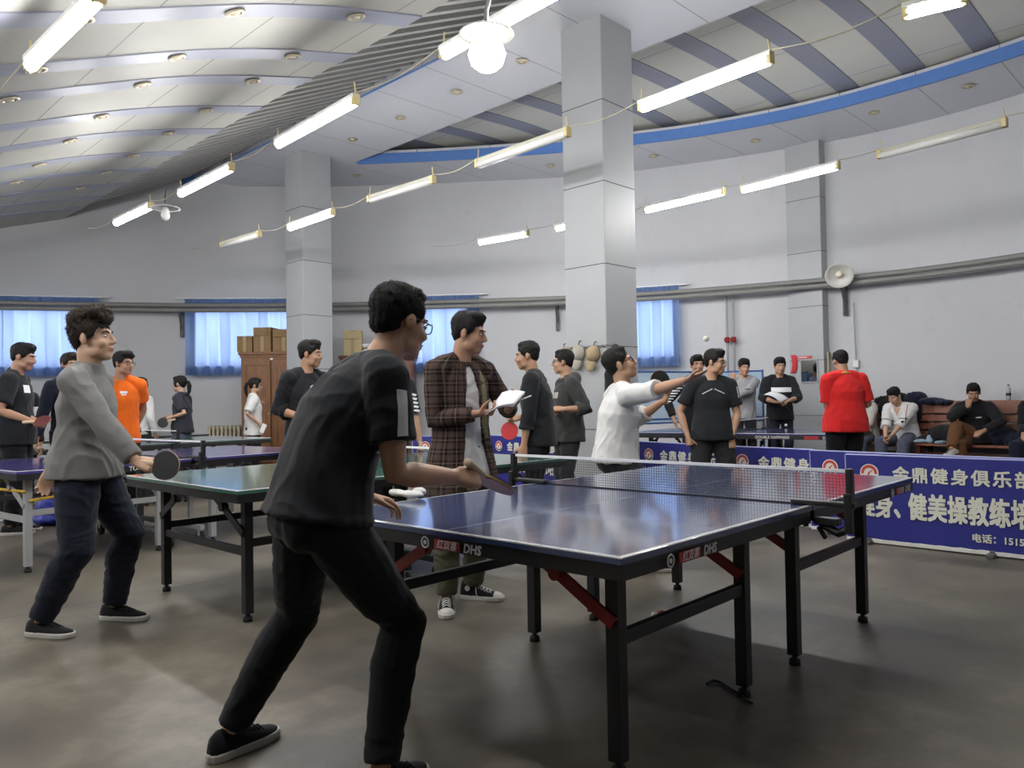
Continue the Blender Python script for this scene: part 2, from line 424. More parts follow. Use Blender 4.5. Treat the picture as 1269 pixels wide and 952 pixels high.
# risers with red valves
for k, (px, lb) in enumerate(((903, 'left of two thin wall pipes with a red valve'), (911, 'right of two thin wall pipes with a red valve'))):
    t = wall_hit(px, 2); P, n = wall_pt(t, .1)
    r = empty('riser_pipe', P, 0, lb, 'pipe', 'thin vertical pipes with red valves')
    MB().tube([(0,0,3.0), (0,0,2.2), (0,0,1.2)], .02).build('pipe_run', M_GREYSTEEL, r, True)
    v = MB().bbox((0,0,2.2), (.07, .07, .1), .012); v.build('valve_body', M_RED, r)
    MB().lathe([(.01,0),(.045,0),(.045,.02),(.01,.02)], 12, Rx(90), V((0,0,2.2))+n*.07).build('valve_wheel', M_RED, r)
# ------------------------------------------------------------------ tube lights on their wires
M_TUBE = emit('lit_tube', (1.0, .985, .97), TUBE_POWER); M_TUBEOFF = mat('unlit_tube', (.72, .72, .70), .3, var=.03)
M_BULB = emit('lit_bulb', (1.0, .93, .74), 40)
ZT = 3.68; M_BATOFF = mat('aged_batten', (.46, .44, .36), .5)
def tube_light(p, q, lit, lb, half=False):
    c = (p+q)/2; d = (q-p); L = d.length; d.normalize()
    r = empty('tube_light', c, math.atan2(d.y, d.x), lb, 'tube light', 'fluorescent tubes hung in rows')
    MB().bbox((0, 0, .045), (L, .075 if lit else .05, .035), .008).build('batten', M_BATOFF if not lit else M_WHITE, r)
    MB().tube([(-L/2+.03, 0, 0), (L/2-.03, 0, 0)], .038, 12).build('tube', M_TUBE if lit else M_TUBEOFF, r, True)
    for s in (-1, 1):
        mb = MB(); mb.bbox((s*(L/2-.02), 0, .015), (.045, .07, .09), .01); mb.tube([(s*(L/2-.015), 0, .06), (s*(L/2-.03), 0, .16)], .006, 6)
        mb.build('end_holder', M_IVORY, r)
    return p, q
rows = {}
def tl(row, px0, px1, lit, lb, z=ZT):
    p, q = atz(*px0, z), atz(*px1, z); tube_light(p, q, lit, lb); rows.setdefault(row, []).append((p, q))
tl(0, (124, -5), (36, 83), 1, 'lit tube at the upper left corner under the cream shell', 3.33)
tl(1, (695, -12), (548, 69), 1, 'large lit tube beside the glowing pendant bulb')
tl(1, (442, 125), (343, 180), 1, 'lit tube below the lower end of the slatted ceiling')
tl(1, (288, 208), (223, 241), 1, 'lit tube just right of the white unlit pendant lamp')
tl(1, (187, 256), (143, 277), 1, 'lit tube just left of the white unlit pendant lamp')
tl(2, (1199, -2), (1118, 18), 1, 'lit tube cut off by the top edge at right')
tl(2, (957, 73), (793, 135), 1, 'long lit tube right of the near column')
tl(2, (705, 165), (591, 205), 0, 'unlit tube crossing the left side of the near column')
tl(2, (538, 224), (457, 249), 0, 'unlit tube against the wall between the two columns')
tl(2, (413, 264), (358, 283), 1, 'lit tube in front of the far grey column')
tl(2, (322, 291), (275, 305), 0, 'unlit tube left of the far grey column')
tl(3, (1248, 153), (1088, 194), 0, 'unlit tube high on the right before the white wall')
tl(3, (1040, 206), (918, 236), 1, 'lit tube in front of the right column')
tl(3, (898, 238), (799, 261), 1, 'lit tube between the near column and the right column')
tl(3, (755, 270), (688, 284), 1, 'lit tube mostly hidden behind the near column')
tl(3, (655, 290), (593, 301), 1, 'short-looking lit tube left of the near column')
def unseen(row, a, bs, z):                              # unseen tubes added for fill, in the same rows and one extra row
    for b in bs:
        p, q = AB(a, b-.61, z), AB(a, b+.61, z); tube_light(p, q, 1, 'unseen lit tube added outside the picture for more light'); rows[row].append((p, q))
unseen(0, 1.3, (12.9, 2.3), 3.33); unseen(2, 5.35, (-2.2,), ZT); rows[4] = []; unseen(4, -.7, (4.5, 6.6, 8.7, 10.8, 12.9), 2.72)  # last row is added off to the left to brighten that wall
WIRELB = ['', '', '', '', 'thin wire of the unseen tube row added at left']; WIRELB[:4] = ['thin wire carrying the tube at the upper left', 'thin wire joining the tubes below the slatted ceiling', 'thin wire joining the tubes that cross the near column', 'thin wire joining the tubes before the right wall']
for k, segs in rows.items():
    pts = sorted([p for s in segs for p in s], key=lambda p: p.dot(E2)); mb = MB()
    a0 = pts[0].dot(E1); z0 = pts[0].z
    chain = [AB(pts[0].dot(E1), pts[0].dot(E2)-2.5, z0+.15)] + [p+V((0, 0, .07)) for p in pts]
    last = pts[-1]; chain.append(AB(last.dot(E1), min(14.6, last.dot(E2)+(1.1 if k else .8)), z0+.12))
    for p, q in zip(chain, chain[1:]):
        n = 7; sag = .05 if (p-q).length > .5 else .01
        mb.tube([p.lerp(q, i/n)-V((0, 0, sag*sin(pi*i/n))) for i in range(n+1)], .006, 5)
    mb.build('lamp_wire', mat('pale_wire', (.45, .42, .33), .6), smooth=True, label=WIRELB[k], cat='wire')
def pendant(c, lit, lb):
    r = empty('pendant_lamp', c, 0, lb, 'lamp')
    MB().lathe([(.02, .05), (.03, .045), (.17, .0), (.175, -.005), (.03, .03), (.02, .035)], 28).build('lamp_shade', M_WHITE, r, True)
    MB().lathe([(.01, .02), (.035, .0), (.06, -.03), (.10, -.07), (.118, -.13), (.10, -.19), (.06, -.225), (.008, -.24)] if lit else [(.01, .02), (.035, .0), (.045, -.05), (.05, -.1), (.04, -.13), (.012, -.15)], 20).build('bulb', M_BULB if lit else M_WHITE, r, True)  # lit globe is oversized, its bloom built into the shape
    mb = MB(); mb.tube([(0, 0, .04), (0, 0, .14), (.02, 0, .22)], .014, 8); mb.build('lamp_stem', M_DARKWIRE, r)
pendant(atz(205, 256, 3.63)-V((0, 0, .02)), 0, 'white unlit pendant lamp with a flat round shade')
pb = atz(603, 42, 3.52); pendant(pb, 1, 'glowing pendant lamp beside the largest tube')
# recessed spots in the left shell and the soffit
M_SPOTRING = mat('brass_ring', (.52, .46, .33), .35, .6)
def spot(p, lb, g, tilt=0):
    r = empty('recessed_spotlight', p, ROOMROT, lb, 'ceiling spot', g); r.rotation_euler = (0, 0, ROOMROT)
    m = Ry(-tilt)
    MB().lathe([(.045, .0), (.075, -.004), (.08, -.018), (.05, -.022), (.045, -.01), (.045, .0)], 20, m).build('ring', M_SPOTRING, r, True)
    MB().lathe([(.002, -.028), (.03, -.024), (.045, -.006), (.03, .0)], 16, m).build('lamp_face', mat('spot_glass', (.6, .55, .42), .25), r, True)
for bi, b in enumerate(bk):
    for a in (.55, 1.65, 2.7, 3.78):
        if b < 3 or b > 13: continue
        tl_ = math.degrees(math.atan2(vault_z(a+.1)-vault_z(a-.1), .2))
        spot(AB(a, b, vault_z(a)-.012), 'small brass-ringed spot let into a blue-grey band of the left ceiling shell', 'spots in the left ceiling shell', tl_)
for i, (x, y) in enumerate(((647, 75), (566, 113), (496, 145), (437, 172), (442, 217), (682, 205), (810, 193), (936, 174), (1083, 139), (1200, 106))):
    spot(atz(x, y, ZS), 'small brass-ringed spot let into the flat grey soffit', 'spots in the grey soffit')
# round reflector lamp on the wall at right
t = wall_hit(1046, 3); P, n = wall_pt(t, 0); c = aty(1040, 341, (P+n*.55).y); r = empty('reflector_lamp', P, 0, 'round white reflector lamp on the wall pipe at right', 'wall lamp')
ax = (CAMP-c).normalized().lerp(n, .3)+V((.05, 0, -.5)); ax.normalize(); q = ax.to_track_quat('Z', 'Y').to_matrix(); c = c-P
MB().lathe([(.03, -.12), (.07, -.1), (.17, -.03), (.215, .02), (.21, .024), (.16, -.015), (.06, -.08), (.02, -.09)], 32, q, c).build('reflector_dish', mat('enamel', (.62, .62, .58), .35), r, True)
MB().lathe([(.02, -.1), (.045, -.06), (.055, -.02), (.04, .02), (.01, .03)], 16, q, c).build('bulb', mat('frosted_bulb', (.8, .76, .62), .3), r, True)
mb = MB(); mb.tube([c-q @ V((0, 0, .1)), c-q @ V((0, 0, .2)), V((0, 0, 3.02))+n*.28], .03, 8)
mb.build('lamp_arm', M_DARKWIRE, r)
t = wall_hit(1061, 2.0); P, n = wall_pt(t, .03); r = empty('switch_box', P, 0, 'small white switch box on the wall right of the red-shirted man', 'switch'); zc = aty(1061, 451, P.y).z
MB().bbox((0, 0, zc), (.09, .09, .12), .012, Rz(math.degrees(math.atan2(n.y, n.x)))).build('box_cover', M_WHITE, r)
mb = MB(); mb.tube([(0, 0, zc), (-.02, -.02, zc+.5), (-.02, 0, 2.7)], .01, 6); mb.tube([(0, 0, zc), (.02, 0, zc-.4), (.02, 0, zc-.9)], .008, 6); mb.build('cable', M_GREYSTEEL, r)

# ------------------------------------------------------------------ lettering
def text_mesh(s, size, bold=0.0, shear=0, ext=.001, align='CENTER', sy=1.0):
    cu = bpy.data.curves.new('t', 'FONT'); cu.body = s; cu.size = size; cu.align_x = align; cu.align_y = 'CENTER'
    cu.shear = shear; cu.extrude = 0; cu.resolution_u = 2
    o = bpy.data.objects.new('t', cu); COL.objects.link(o)
    dg = bpy.context.evaluated_depsgraph_get(); me = bpy.data.meshes.new_from_object(o.evaluated_get(dg))
    bpy.data.objects.remove(o); bpy.data.curves.remove(cu); me.materials.clear()
    ox = [0.0] if not bold else [0, 1, 1, 0, -1, -1, -1, 0, 1]; oy = [0.0] if not bold else [0, 0, 1, 1, 1, 0, -1, -1, -1]
    mb = MB(); fs = [tuple(p.vertices) for p in me.polygons]
    for k, (x, y) in enumerate(zip(ox, oy)): mb.add([V((v.co.x+x*bold, v.co.y*sy+y*bold, ext+k*.00006)) for v in me.vertices], fs)
    bpy.data.meshes.remove(me); out = bpy.data.meshes.new('lettering'); out.from_pydata([tuple(p) for p in mb.v], [], mb.f); out.update(); return out
def put_text(s, size, loc, right, up, m, parent, name='lettering', **k):
    me = text_mesh(s, size, **k); right, up = V(right).normalized(), V(up).normalized(); nn = right.cross(up)
    M = Matrix((right, up, nn)).transposed().to_4x4(); M.translation = V(loc); me.transform(M)
    return link(name, me, m, parent)

# ------------------------------------------------------------------ table-tennis tables
TL, TW, TH = 2.74, 1.525, .76
def m_table(name, c, rough=.16):
    t = NT(name); x = t.obj(); n = t.noise(2.5, 4)
    ax, ay = t.math('ABSOLUTE', x[0]), t.math('ABSOLUTE', x[1])
    e = t.math('MAXIMUM', t.math('GREATER_THAN', ay, TW/2-.02), t.math('LESS_THAN', ay, .0018))
    e = t.math('MAXIMUM', e, t.math('GREATER_THAN', ax, TL/2-.02))
    e = t.math('MULTIPLY', e, t.math('GREATER_THAN', x[2], TH-.004))
    base = t.mix(n, tuple(v*.88 for v in c), tuple(v*1.1 for v in c))
    t.col(t.mix(e, base, (.78, .79, .82))); t.set(rough, 0, .7); t.b.inputs['Coat Weight'].default_value = .7; t.b.inputs['Coat Roughness'].default_value = .09
    r = t.math('ADD', t.math('MULTIPLY', t.noise(9, 5), .14), rough-.06); t.l(r, t.b.inputs['Roughness']); return t.m
M_NET = mat('net_cord', (.015, .017, .02), .8); M_TAPE = mat('net_tape', (.86, .87, .89), .8)
M_LBLR = mat('label_red', (.42, .02, .025), .5); M_LBLW = mat('label_white', (.62, .62, .64), .6)
NETMESH = None
def make_net(parent, full=True):
    """net_set: two posts with clamps, mesh, tape; local frame = table frame"""
    r = empty('table_net', parent.location, parent.rotation_euler.z)
    for s in (-1, 1):
        y = s*(TW/2+.1525); p = empty('net_post', (0, 0, 0)); p.parent = r
        mb = MB(); mb.bbox((0, y, TH+.075), (.034, .026, .165), .006); mb.bbox((-.02, y, TH-.02), (.03, .03, .16), .006)
        mb.tube([(0, y, TH-.08), (0, y-s*.05, TH-.105), (0, y-s*.12, TH-.075)], .018, 8); mb.build('post_rod', M_BLACK, p)
        mb = MB(); mb.bbox((0, s*(TW/2+.045), TH+.012), (.045, .26, .018), .005); mb.bbox((0, s*(TW/2+.06), TH-.06), (.05, .1, .03), .006)
        mb.tube([(0, s*(TW/2-.03), TH-.09), (0, s*(TW/2-.03), TH-.055)], .012, 8); mb.tube([(-.02, s*(TW/2+.03), TH-.085), (.0, s*(TW/2+.05), TH-.13)], .01, 6)
        mb.build('clamp', M_BLACK, p)
    global NETMESH
    Y = TW/2+.14
    if NETMESH is None:
        mb = MB(); z0, z1 = TH+.003, TH+.14; n = 132; w = .0007
        for i in range(n+1): mb.box((0, -Y+2*Y*i/n, (z0+z1)/2), (w*1.2, w*2, z1-z0))
        for j in range(12): mb.box((0, 0, z0+(z1-z0)*j/11), (w*1.2, 2*Y, w*2))
        mb.box((0, 0, z0), (.004, 2*Y, .006)); NETMESH = mb.mesh('net_mesh')
    link('net_mesh', NETMESH, M_NET, r); MB().bbox((0, 0, TH+.147), (.006, 2*Y, .0145), .002).build('net_tape', M_TAPE, r)
    return r
def tt_table(loc, ang, topm, lb, netlb, legm=M_BLACK, style='fold', foot=M_RUBBER, netx=True, ui=.247, um=.2466, vi=.15, labels=True):
    c, s = cos(ang), sin(ang)
    ctr = V(loc)+V((c*TL/2-s*TW/2, s*TL/2+c*TW/2, 0)); r = empty('table_tennis_table', ctr, ang, lb, 'table')
    for k in (-1, 1):
        MB().bbox((k*(TL/4+.002), 0, TH-.011), (TL/2-.004, TW, .022), .002).build('tabletop', topm, r)
        # steel apron under each half
        mb = MB(); x0, x1 = k*.02, k*(TL/2-.004); xm = (x0+x1)/2; lx = abs(x1-x0)
        for y in (-1, 1): mb.bbox((xm, y*(TW/2-.014), TH-.046), (lx, .024, .048), .003)
        for x in (x0+k*.02, x1-k*.012): mb.bbox((x, 0, TH-.046), (.024, TW-.02, .048), .003)
        mb.bbox((xm, 0, TH-.04), (.03, TW-.06, .034), .003); mb.build('apron_frame', M_BLACK, r)
        for y in (-1, 1):
            for x in ((TL/2-ui), um):
                l = MB().bbox((k*x, y*(TW/2-vi), (TH-.04)/2+.022), (.05, .05, TH-.085), .004).build('leg', legm, r)
                mb = MB().lathe([(.012, .06), (.012, .03), (.024, .025), (.026, .0)], 14, None, (k*x, y*(TW/2-vi), 0)); mb.build('leg_foot', foot, l, True)
            # rail between the outer and the inner leg on one side
            xa, xb = TL/2-ui, um
            MB().bbox((k*(xa+xb)/2, y*(TW/2-vi), .435), (xa-xb-.04, .03, .045), .004).build('leg_rail', legm, r)
            for x in (xa, xb):
                b = MB(); yy = TW/2-vi
                p, q, h = V((k*x+.03*k, y*yy, .50)), V((k*x+.03*k, y*(yy-.40), .715)), V((k*x+.03*k, y*(yy-.22), .625))
                rotd = math.atan2((q-p).z, (q-p).y)
                for u, w in ((p, h), (h, q)):
                    d = (w-u); m = Matrix.Rotation(math.atan2(d.z, d.y), 3, 'X'); b.bbox((u+w)/2, (.012, d.length+.03, .045), .004, m)
                b.tube([h-V((.02, 0, 0)), h+V((.02, 0, 0))], .026, 12); b.build('brace', M_RED if style == 'fold' else legm, r)
        if style == 'roll':
            MB().bbox((k*(TL/2-ui), 0, .385), (.03, TW-2*vi-.04, .045), .004).build('cross_rail', legm, r)
            mb = MB(); mb.bbox((k*.14, 0, .14), (.04, TW-.2, .04), .004); 
            for y in (-1, 1): mb.bbox((k*.14, y*(TW/2-.3), .42), (.035, .035, .58), .004)
            mb.build('caster_beam', legm, r)
            for y in (-1, 1):
                cs = MB(); cs.bbox((k*.14, y*(TW/2-.14), .095), (.04, .03, .06), .004); c_ = cs.build('caster_fork', M_GREYSTEEL, r)
                MB().lathe([(.02, -.015), (.05, -.015), (.055, 0), (.05, .015), (.02, .015)], 18, Ry(90), (k*.14, y*(TW/2-.14), .055)).build('caster_wheel', M_RUBBER, c_, True)
    if labels:
        def lab(x, y, dx, dy, nx, ny):
            o = V((x, y, TH-.046)); rt = V((dx, dy, 0)); n = V((nx, ny, 0))*.0135
            e = empty('maker_label', (0, 0, 0)); e.parent = r
            mb = MB(); mb.prism([(-.085, -.0165), (.045, -.0165), (.045, .0165), (-.085, .0165)], o+n, rt, V((0, 0, 1)), .0015); mb.build('label_patch', M_LBLR, e)
            ring = MB(); m = Matrix((rt, V((0, 0, 1)), n.normalized())).transposed(); ring.lathe([(.016, 0), (.021, 0), (.021, .002), (.016, .002), (.016, 0)], 24, m, o+n-rt*.135)
            ring.lathe([(.002, 0), (.008, 0), (.008, .002), (.002, .002)], 12, m, o+n-rt*.135); ring.build('ring_emblem', M_LBLW, e)
            put_text('红双喜', .034, o+n*1.2-rt*.02, rt, (0, 0, 1), M_LBLW, e, bold=.0006, shear=.25); put_text('DHS', .044, o+n*1.1+rt*.105, rt, (0, 0, 1), M_LBLW, e, bold=.0012, shear=.2)
        lab(-TL/2+.004, -.06, 0, -1, -1, 0); lab(-TL/2+.38, -TW/2+.002, 1, 0, 0, -1); lab(TL/2-.25, -TW/2+.002, 1, 0, 0, -1)
    if netx:
        n = make_net(r); tag(n, netlb, 'table net')
    return r
T1 = tt_table((.3015, 2.2253, 0), .8227, m_table('blue_tabletop', (.050, .075, .185)), 'blue table-tennis table with black legs in the foreground', 'net with white tape across the foreground blue table', vi=.198)
PT2 = AB(1.915, 3.93)
T2 = tt_table(PT2, PHI+R_(1), m_table('green_tabletop', (.06, .17, .135)), 'green table-tennis table behind the player in black', 'net across the green table between the two foreground men', ui=.17, vi=.22, labels=False, style='roll')
T3 = tt_table(AB(1.50, 6.50), PHI+R_(7), m_table('purple_tabletop', (.075, .065, .26)), 'purple-blue table-tennis table on light grey legs at left', 'net across the purple-blue table at left', legm=M_GREYSTEEL, style='roll', ui=.12, vi=.12, labels=False)
T4 = tt_table(AB(2.55, 9.66), PHI+R_(3.5), m_table('grey_green_tabletop', (.10, .165, .15)), 'grey-green table-tennis table behind the purple-blue one', 'net across the grey-green table', style='roll', labels=False)
T5 = tt_table(AB(9.02, 3.80)+E1*TW, PHI+R_(90+11.3), m_table('navy_tabletop', (.045, .045, .15)), 'navy table-tennis table beyond the blue barriers at right', 'net across the navy table at right', style='roll', labels=False)
T6 = tt_table(AB(2.75, 12.2), PHI+R_(0), m_table('dark_tabletop', (.06, .08, .10)), 'dark table-tennis table at the far left by the wall', None, netx=False, style='roll', labels=False)
put_text('TORCH', .05, (-.05-.42, -TW/2-.0025, TH-.046), (1, 0, 0), (0, 0, 1), M_LBLW, T3, bold=.001)
put_text('DHS', .045, (1.0, -TW/2-.0025, TH-.046), (1, 0, 0), (0, 0, 1), M_LBLW, T3, bold=.001)
lr = MB().prism([(-.08, -.018), (.08, -.018), (.08, .018), (-.08, .018)], (-.95, TW/2+.0, TH-.046), (-1, 0, 0), (0, 0, 1), .002).build('label_patch', M_LBLR, T5)
put_text('DOUBLE HAPPINESS', .045, (-.5, TW/2+.001, TH-.046), (-1, 0, 0), (0, 0, 1), M_LBLW, T5, bold=.001)
put_text('DHS', .045, (-1.12, TW/2+.001, TH-.046), (-1, 0, 0), (0, 0, 1), M_LBLW, T5, bold=.001)
# balls
M_BALL = mat('ball_plastic', (.75, .74, .66), .4, var=.03)
def ball(p, lb, m=M_BALL): o = MB().ell((0, 0, 0), (.02, .02, .02), None, 20, 12).build('table_tennis_ball', m, smooth=True, label=lb, cat='ball'); o.location = p; return o
ball(aty(875, 420, 5.35), 'white ball tossed in the air above the dark-haired men')
ball(atz(811, 763, .02), 'white ball on the floor under the foreground table')
ball(atz(819, 760, .02), 'reddish ball beside the white one under the foreground table', mat('ball_red', (.5, .12, .1), .4))
ball(aty(974, 527, 11.0), 'tiny white ball lying on the navy table', M_BALL)
mb = MB(); pts = [atz(x, y, .008) for x, y in ((876, 848), (884, 844), (893, 846), (902, 852), (912, 858), (918, 860), (925, 868), (932, 872))]
mb.tube(spline([(p.x, p.y) for p in pts], 4, False) and [V((p.x, p.y, .008)) for p in spline([(p.x, p.y) for p in pts], 4, False)], .006, 6)
mb.build('floor_cable', M_RUBBER, smooth=True, label='short black cable on the floor by a table leg', cat='cable')

# ------------------------------------------------------------------ blue advertising barriers
M_VINYL = mat('blue_vinyl', (.022, .026, .21), .42, var=.1, scale=3, bump=.15, bscale=9)
M_LET = mat('cream_lettering', (.66, .67, .58), .6); M_EMR = mat('emblem_red', (.50, .06, .05), .5); M_EMW = mat('emblem_white', (.72, .72, .68), .5)
def barrier(a, b0, b1, a1, lb, L2='健身、健美操教练培训', feet=True):
    """barrier running from b0 (left in view) to b1 (right); faces -a"""
    p, q = AB(a, b0), AB(a1, b1); d = (q-p); L = d.length; d.normalize(); n = V((d.y, -d.x, 0));  n = n if n.dot(E1) < 0 else -n
    r = empty('banner_barrier', p, 0, lb, 'barrier', 'blue advertising barriers with white writing')
    mb = MB(); nu, nv = 40, 8; rings = []
    for s in (0, 1):
        pass
    for j in range(nv+1):
        z = .035+.68*j/nv
        rings.append([d*(L*i/nu)+n*(.012+.004*sin(i*.9+j*.7)*sin(j/nv*pi))+V((0, 0, z)) for i in range(nu+1)]+[d*(L*i/nu)-n*.012+V((0, 0, z)) for i in range(nu, -1, -1)])
    mb.loft(rings); o = mb.build('banner_sheet', M_VINYL, r); smooth_angle(o, 40)
    mb = MB(); 
    for x in (0, L): mb.tube([d*x+V((0, 0, .02)), d*x+V((0, 0, .715))], .012, 8)
    for z in (.03, .712): mb.tube([V((0, 0, z)), d*L+V((0, 0, z))], .012, 8)
    mb.build('barrier_frame', mat('frame_paint', (.30, .32, .55), .5), r)
    mb = MB(); hh = .05
    mb.loft([[d*(L*i/30)+n*(.02+.004*sin(i*2.1))+V((0, 0, z)) for z in (.012, .035+.012*sin(i*1.7)**2)]+[d*(L*i/30)+n*.012+V((0, 0, z)) for z in (.04, .012)] for i in range(31)])
    mb.build('bottom_sleeve', M_EMW, r)
    if feet:
        for x in (.18, L*.5, L-.2):
            mb = MB(); mt = Matrix((d, n, V((0, 0, 1)))).transposed(); mb.bbox(d*x+n*.0+V((0, 0, .015)), (.05, .22, .028), .006, mt); mb.bbox(d*x+V((0, 0, .03)), (.035, .06, .03), .005, mt)
            mb.build('barrier_foot', M_DARKWIRE, r)
    up = V((0, 0, 1)); f = n*.019
    e = empty('emblem', (0, 0, 0)); e.parent = r; c = d*.19+f+up*.575; m = Matrix((d, up, n)).transposed()
    MB().lathe([(.001, 0), (.072, 0), (.072, .002), (.001, .002)], 32, m, c).build('emblem_disc', M_EMW, e)
    def arc(r0, r1, a0, a1, n=22): return [(r1*cos(R_(a0+(a1-a0)*i/n)), r1*sin(R_(a0+(a1-a0)*i/n))) for i in range(n+1)]+[(r0*cos(R_(a1+(a0-a1)*i/n)), r0*sin(R_(a1+(a0-a1)*i/n))) for i in range(n+1)]
    mb = MB(); pr = arc(.040, .064, -8, 188); k_ = len(pr)//2
    for i in range(k_-1): mb.prism([pr[i], pr[i+1], pr[2*k_-2-i], pr[2*k_-1-i]], c+n*.002, d, up, .001)
    mb.build('emblem_arc', M_EMR, e)
    mb = MB(); pr = arc(.046, .062, 200, 340); k_ = len(pr)//2
    for i in range(k_-1): mb.prism([pr[i], pr[i+1], pr[2*k_-2-i], pr[2*k_-1-i]], c+n*.002, d, up, .001)
    mb.build('emblem_foot', M_BLACK, e)
    mb = MB(); mb.prism([(-.020, -.030), (-.008, .004), (.020, .024), (.026, .020), (.004, -.002), (.006, -.022), (-.002, -.012), (-.012, -.032)], c+n*.002, d, up, .001); mb.build('emblem_figure', M_EMR, e)
    line = '金鼎健身俱乐部'; x = .43
    for ch in line:
        if x+.07 > L: break
        put_text(ch, .125, d*x+f+up*.565, d, up, M_LET, r, bold=.0032); x += .139
    x = .16
    for ch in L2:
        if x+.07 > L: break
        put_text(ch, .135, d*x+f+up*.31, d, up, M_LET, r, bold=.0055, sy=1.62); x += .139 if ch != '、' else .11
    if L > 1.6: put_text('电话：151543899', .068, d*1.17+f+up*.125, d, up, M_LET, r, bold=.0018)
    return r
barrier(6.58, 2.58, .48, 6.60, 'nearest blue barrier with the longest run of white writing at right')
barrier(6.90, 3.02, 1.2, 6.74, 'blue barrier standing just behind the nearest barrier')
barrier(7.10, 3.96, 3.03, 6.98, 'blue barrier right of the man in the sports T-shirt')
barrier(7.40, 5.25, 4.05, 7.12, 'blue barrier between the white-sweater server and the man in the sports T-shirt')
barrier(7.72, 8.02, 6.6, 7.60, 'blue barrier behind the plaid shirt and the red bat')
barrier(7.0, 8.9, 8.1, 7.5, 'blue barrier half hidden left of the plaid shirt')
# ------------------------------------------------------------------ furniture along the wall
def m_wood(name, c1, c2, scale=1.6):
    t = NT(name); t.obj(); mp = t.n('ShaderNodeMapping'); mp.inputs['Scale'].default_value = (9, 9, 1.2); t.l(t._c, mp.inputs[0])
    n = t.noise(scale*2, 6, .6, mp.outputs[0]); t.col(t.mix(t.ramp(n, .3, .7), c1, c2)); t.set(.45); t.bump(n, .08, .01); return t.m
M_WOOD = m_wood('orange_brown_wood', (.15, .062, .022), (.26, .115, .042)); M_WOOD2 = m_wood('dark_red_wood', (.10, .03, .014), (.17, .055, .026))
M_BENCH = m_wood('bench_slat_wood', (.17, .055, .03), (.28, .105, .06)); M_CARD = mat('cardboard', (.27, .175, .085), .85, var=.15, scale=5); M_CARD2 = mat('cream_cardboard', (.50, .40, .22), .8, var=.08)
M_TAPEB = mat('parcel_tape', (.36, .25, .10), .4)
def wardrobe(p, q, D, H, name, lb, m):
    d = q-p; L = d.length; d.normalize(); n = V((d.y, -d.x, 0)); n = n if n.y < 0 else -n
    r = empty(name, (p+q)/2, math.atan2(d.y, d.x), lb, 'cupboard')
    MB().bbox((0, D/2, H/2+.04), (L, D, H-.12), .008).build('cabinet_body', m, r)
    mb = MB(); mb.bbox((0, D/2-.01, H-.04), (L+.08, D+.06, .06), .012); mb.bbox((0, D/2, H-.09), (L+.04, D+.03, .05), .01); mb.build('cornice', m, r)
    mb = MB(); mb.bbox((0, D/2, .06), (L+.03, D+.02, .12), .008); mb.build('plinth', m, r)
    for s in (-1, 1):
        w = L/2-.05; e = MB(); e.bbox((s*L/4, -.012, H/2), (w, .024, H-.36), .005); dr = e.build('door', m, r)
        mb = MB(); t_ = .07
        for x in (-w/2+t_/2, w/2-t_/2): mb.bbox((s*L/4+x, -.03, H/2), (t_, .016, H-.36), .004)
        for z in (.22, H*.5, H-.22): mb.bbox((s*L/4, -.03, z), (w, .015, t_), .004)
        mb.build('door_frame', m, dr)
        MB().lathe([(.008, 0), (.008, .02), (.016, .03), (.002, .036)], 12, Rx(90), (s*.05, -.035, H*.48)).build('door_knob', M_CHROME, dr)
    return r
def carton(p, rz, d, lb, m=M_CARD, flaps=True, name='cardboard_box'):
    r = empty(name, p, rz, lb, 'box', 'cardboard boxes on the brown wardrobe' if m is M_CARD else None)
    MB().bbox((0, 0, d[2]/2), d, .006).build('box_body', m, r)
    MB().box((0, -d[1]/2-.001, d[2]*.5), (.06, .003, d[2]*.98)).build('tape_strip', M_TAPEB, r)
    if flaps:
        MB().bbox((-d[0]*.06, -d[1]/2-.015, d[2]*.8), (d[0]*.8, .008, d[2]*.3), .003, Rx(-10)).build('flap', m, r)
    return r
P, Q = aty(299, 480, 13.95), aty(376, 480, 13.95); P.z = Q.z = 0
wr = wardrobe(P, Q, .55, 2.17, 'wardrobe', 'tall orange-brown wooden wardrobe beside the far column', M_WOOD)
d = (Q-P).normalized(); yaw = math.atan2(d.y, d.x); nb = V((-d.y, d.x, 0))
for x, y, w, hh, dp, lb, fl in ((302, 0, .28, .29, .35, 'low cardboard box at the left end of the wardrobe top', 0), (325, 0, .32, .44, .4, 'tallest cardboard box in the middle of the wardrobe top', 1), (351, 0, .40, .40, .4, 'cardboard box next to the column on the wardrobe top', 1)):
    c = aty(x, 480, 13.95)+nb*.27; c.z = 2.165; carton(c, yaw+random.uniform(-.12, .12), (w, dp, hh), lb, flaps=fl)
s_ = MB().bbox((0, -.036, 2.02), (.05, .004, .035), .002).build('paper_tag', M_PAPER, wr)
P, Q = aty(423, 480, 14.2), aty(512, 480, 14.2); P.z = Q.z = 0
wardrobe(P, Q, .5, 2.09, 'cabinet', 'dark red wooden cabinet right of the far column', M_WOOD2)
d = (Q-P).normalized(); yaw = math.atan2(d.y, d.x); nb = V((-d.y, d.x, 0))
c = aty(436, 480, 14.2)+nb*.2; c.z = 2.085; fb = carton(c, yaw+.1, (.33, .3, .46), 'cream file box with a flap on the dark red cabinet', M_CARD2, True, 'file_box')
c = aty(459, 480, 14.2)+nb*.25; c.z = 2.085; r = empty('paper_stack', c, yaw, 'untidy pile of papers on the dark red cabinet', 'papers')
for i in range(9):
    MB().bbox((random.uniform(-.03, .03), random.uniform(-.04, .02), .012+.024*i), (.36, .27, .02), .003, Rz(random.uniform(-14, 14))).build('paper_bundle', (M_PAPER, M_CARD, M_PAPER, M_WHITE)[i % 4], r)
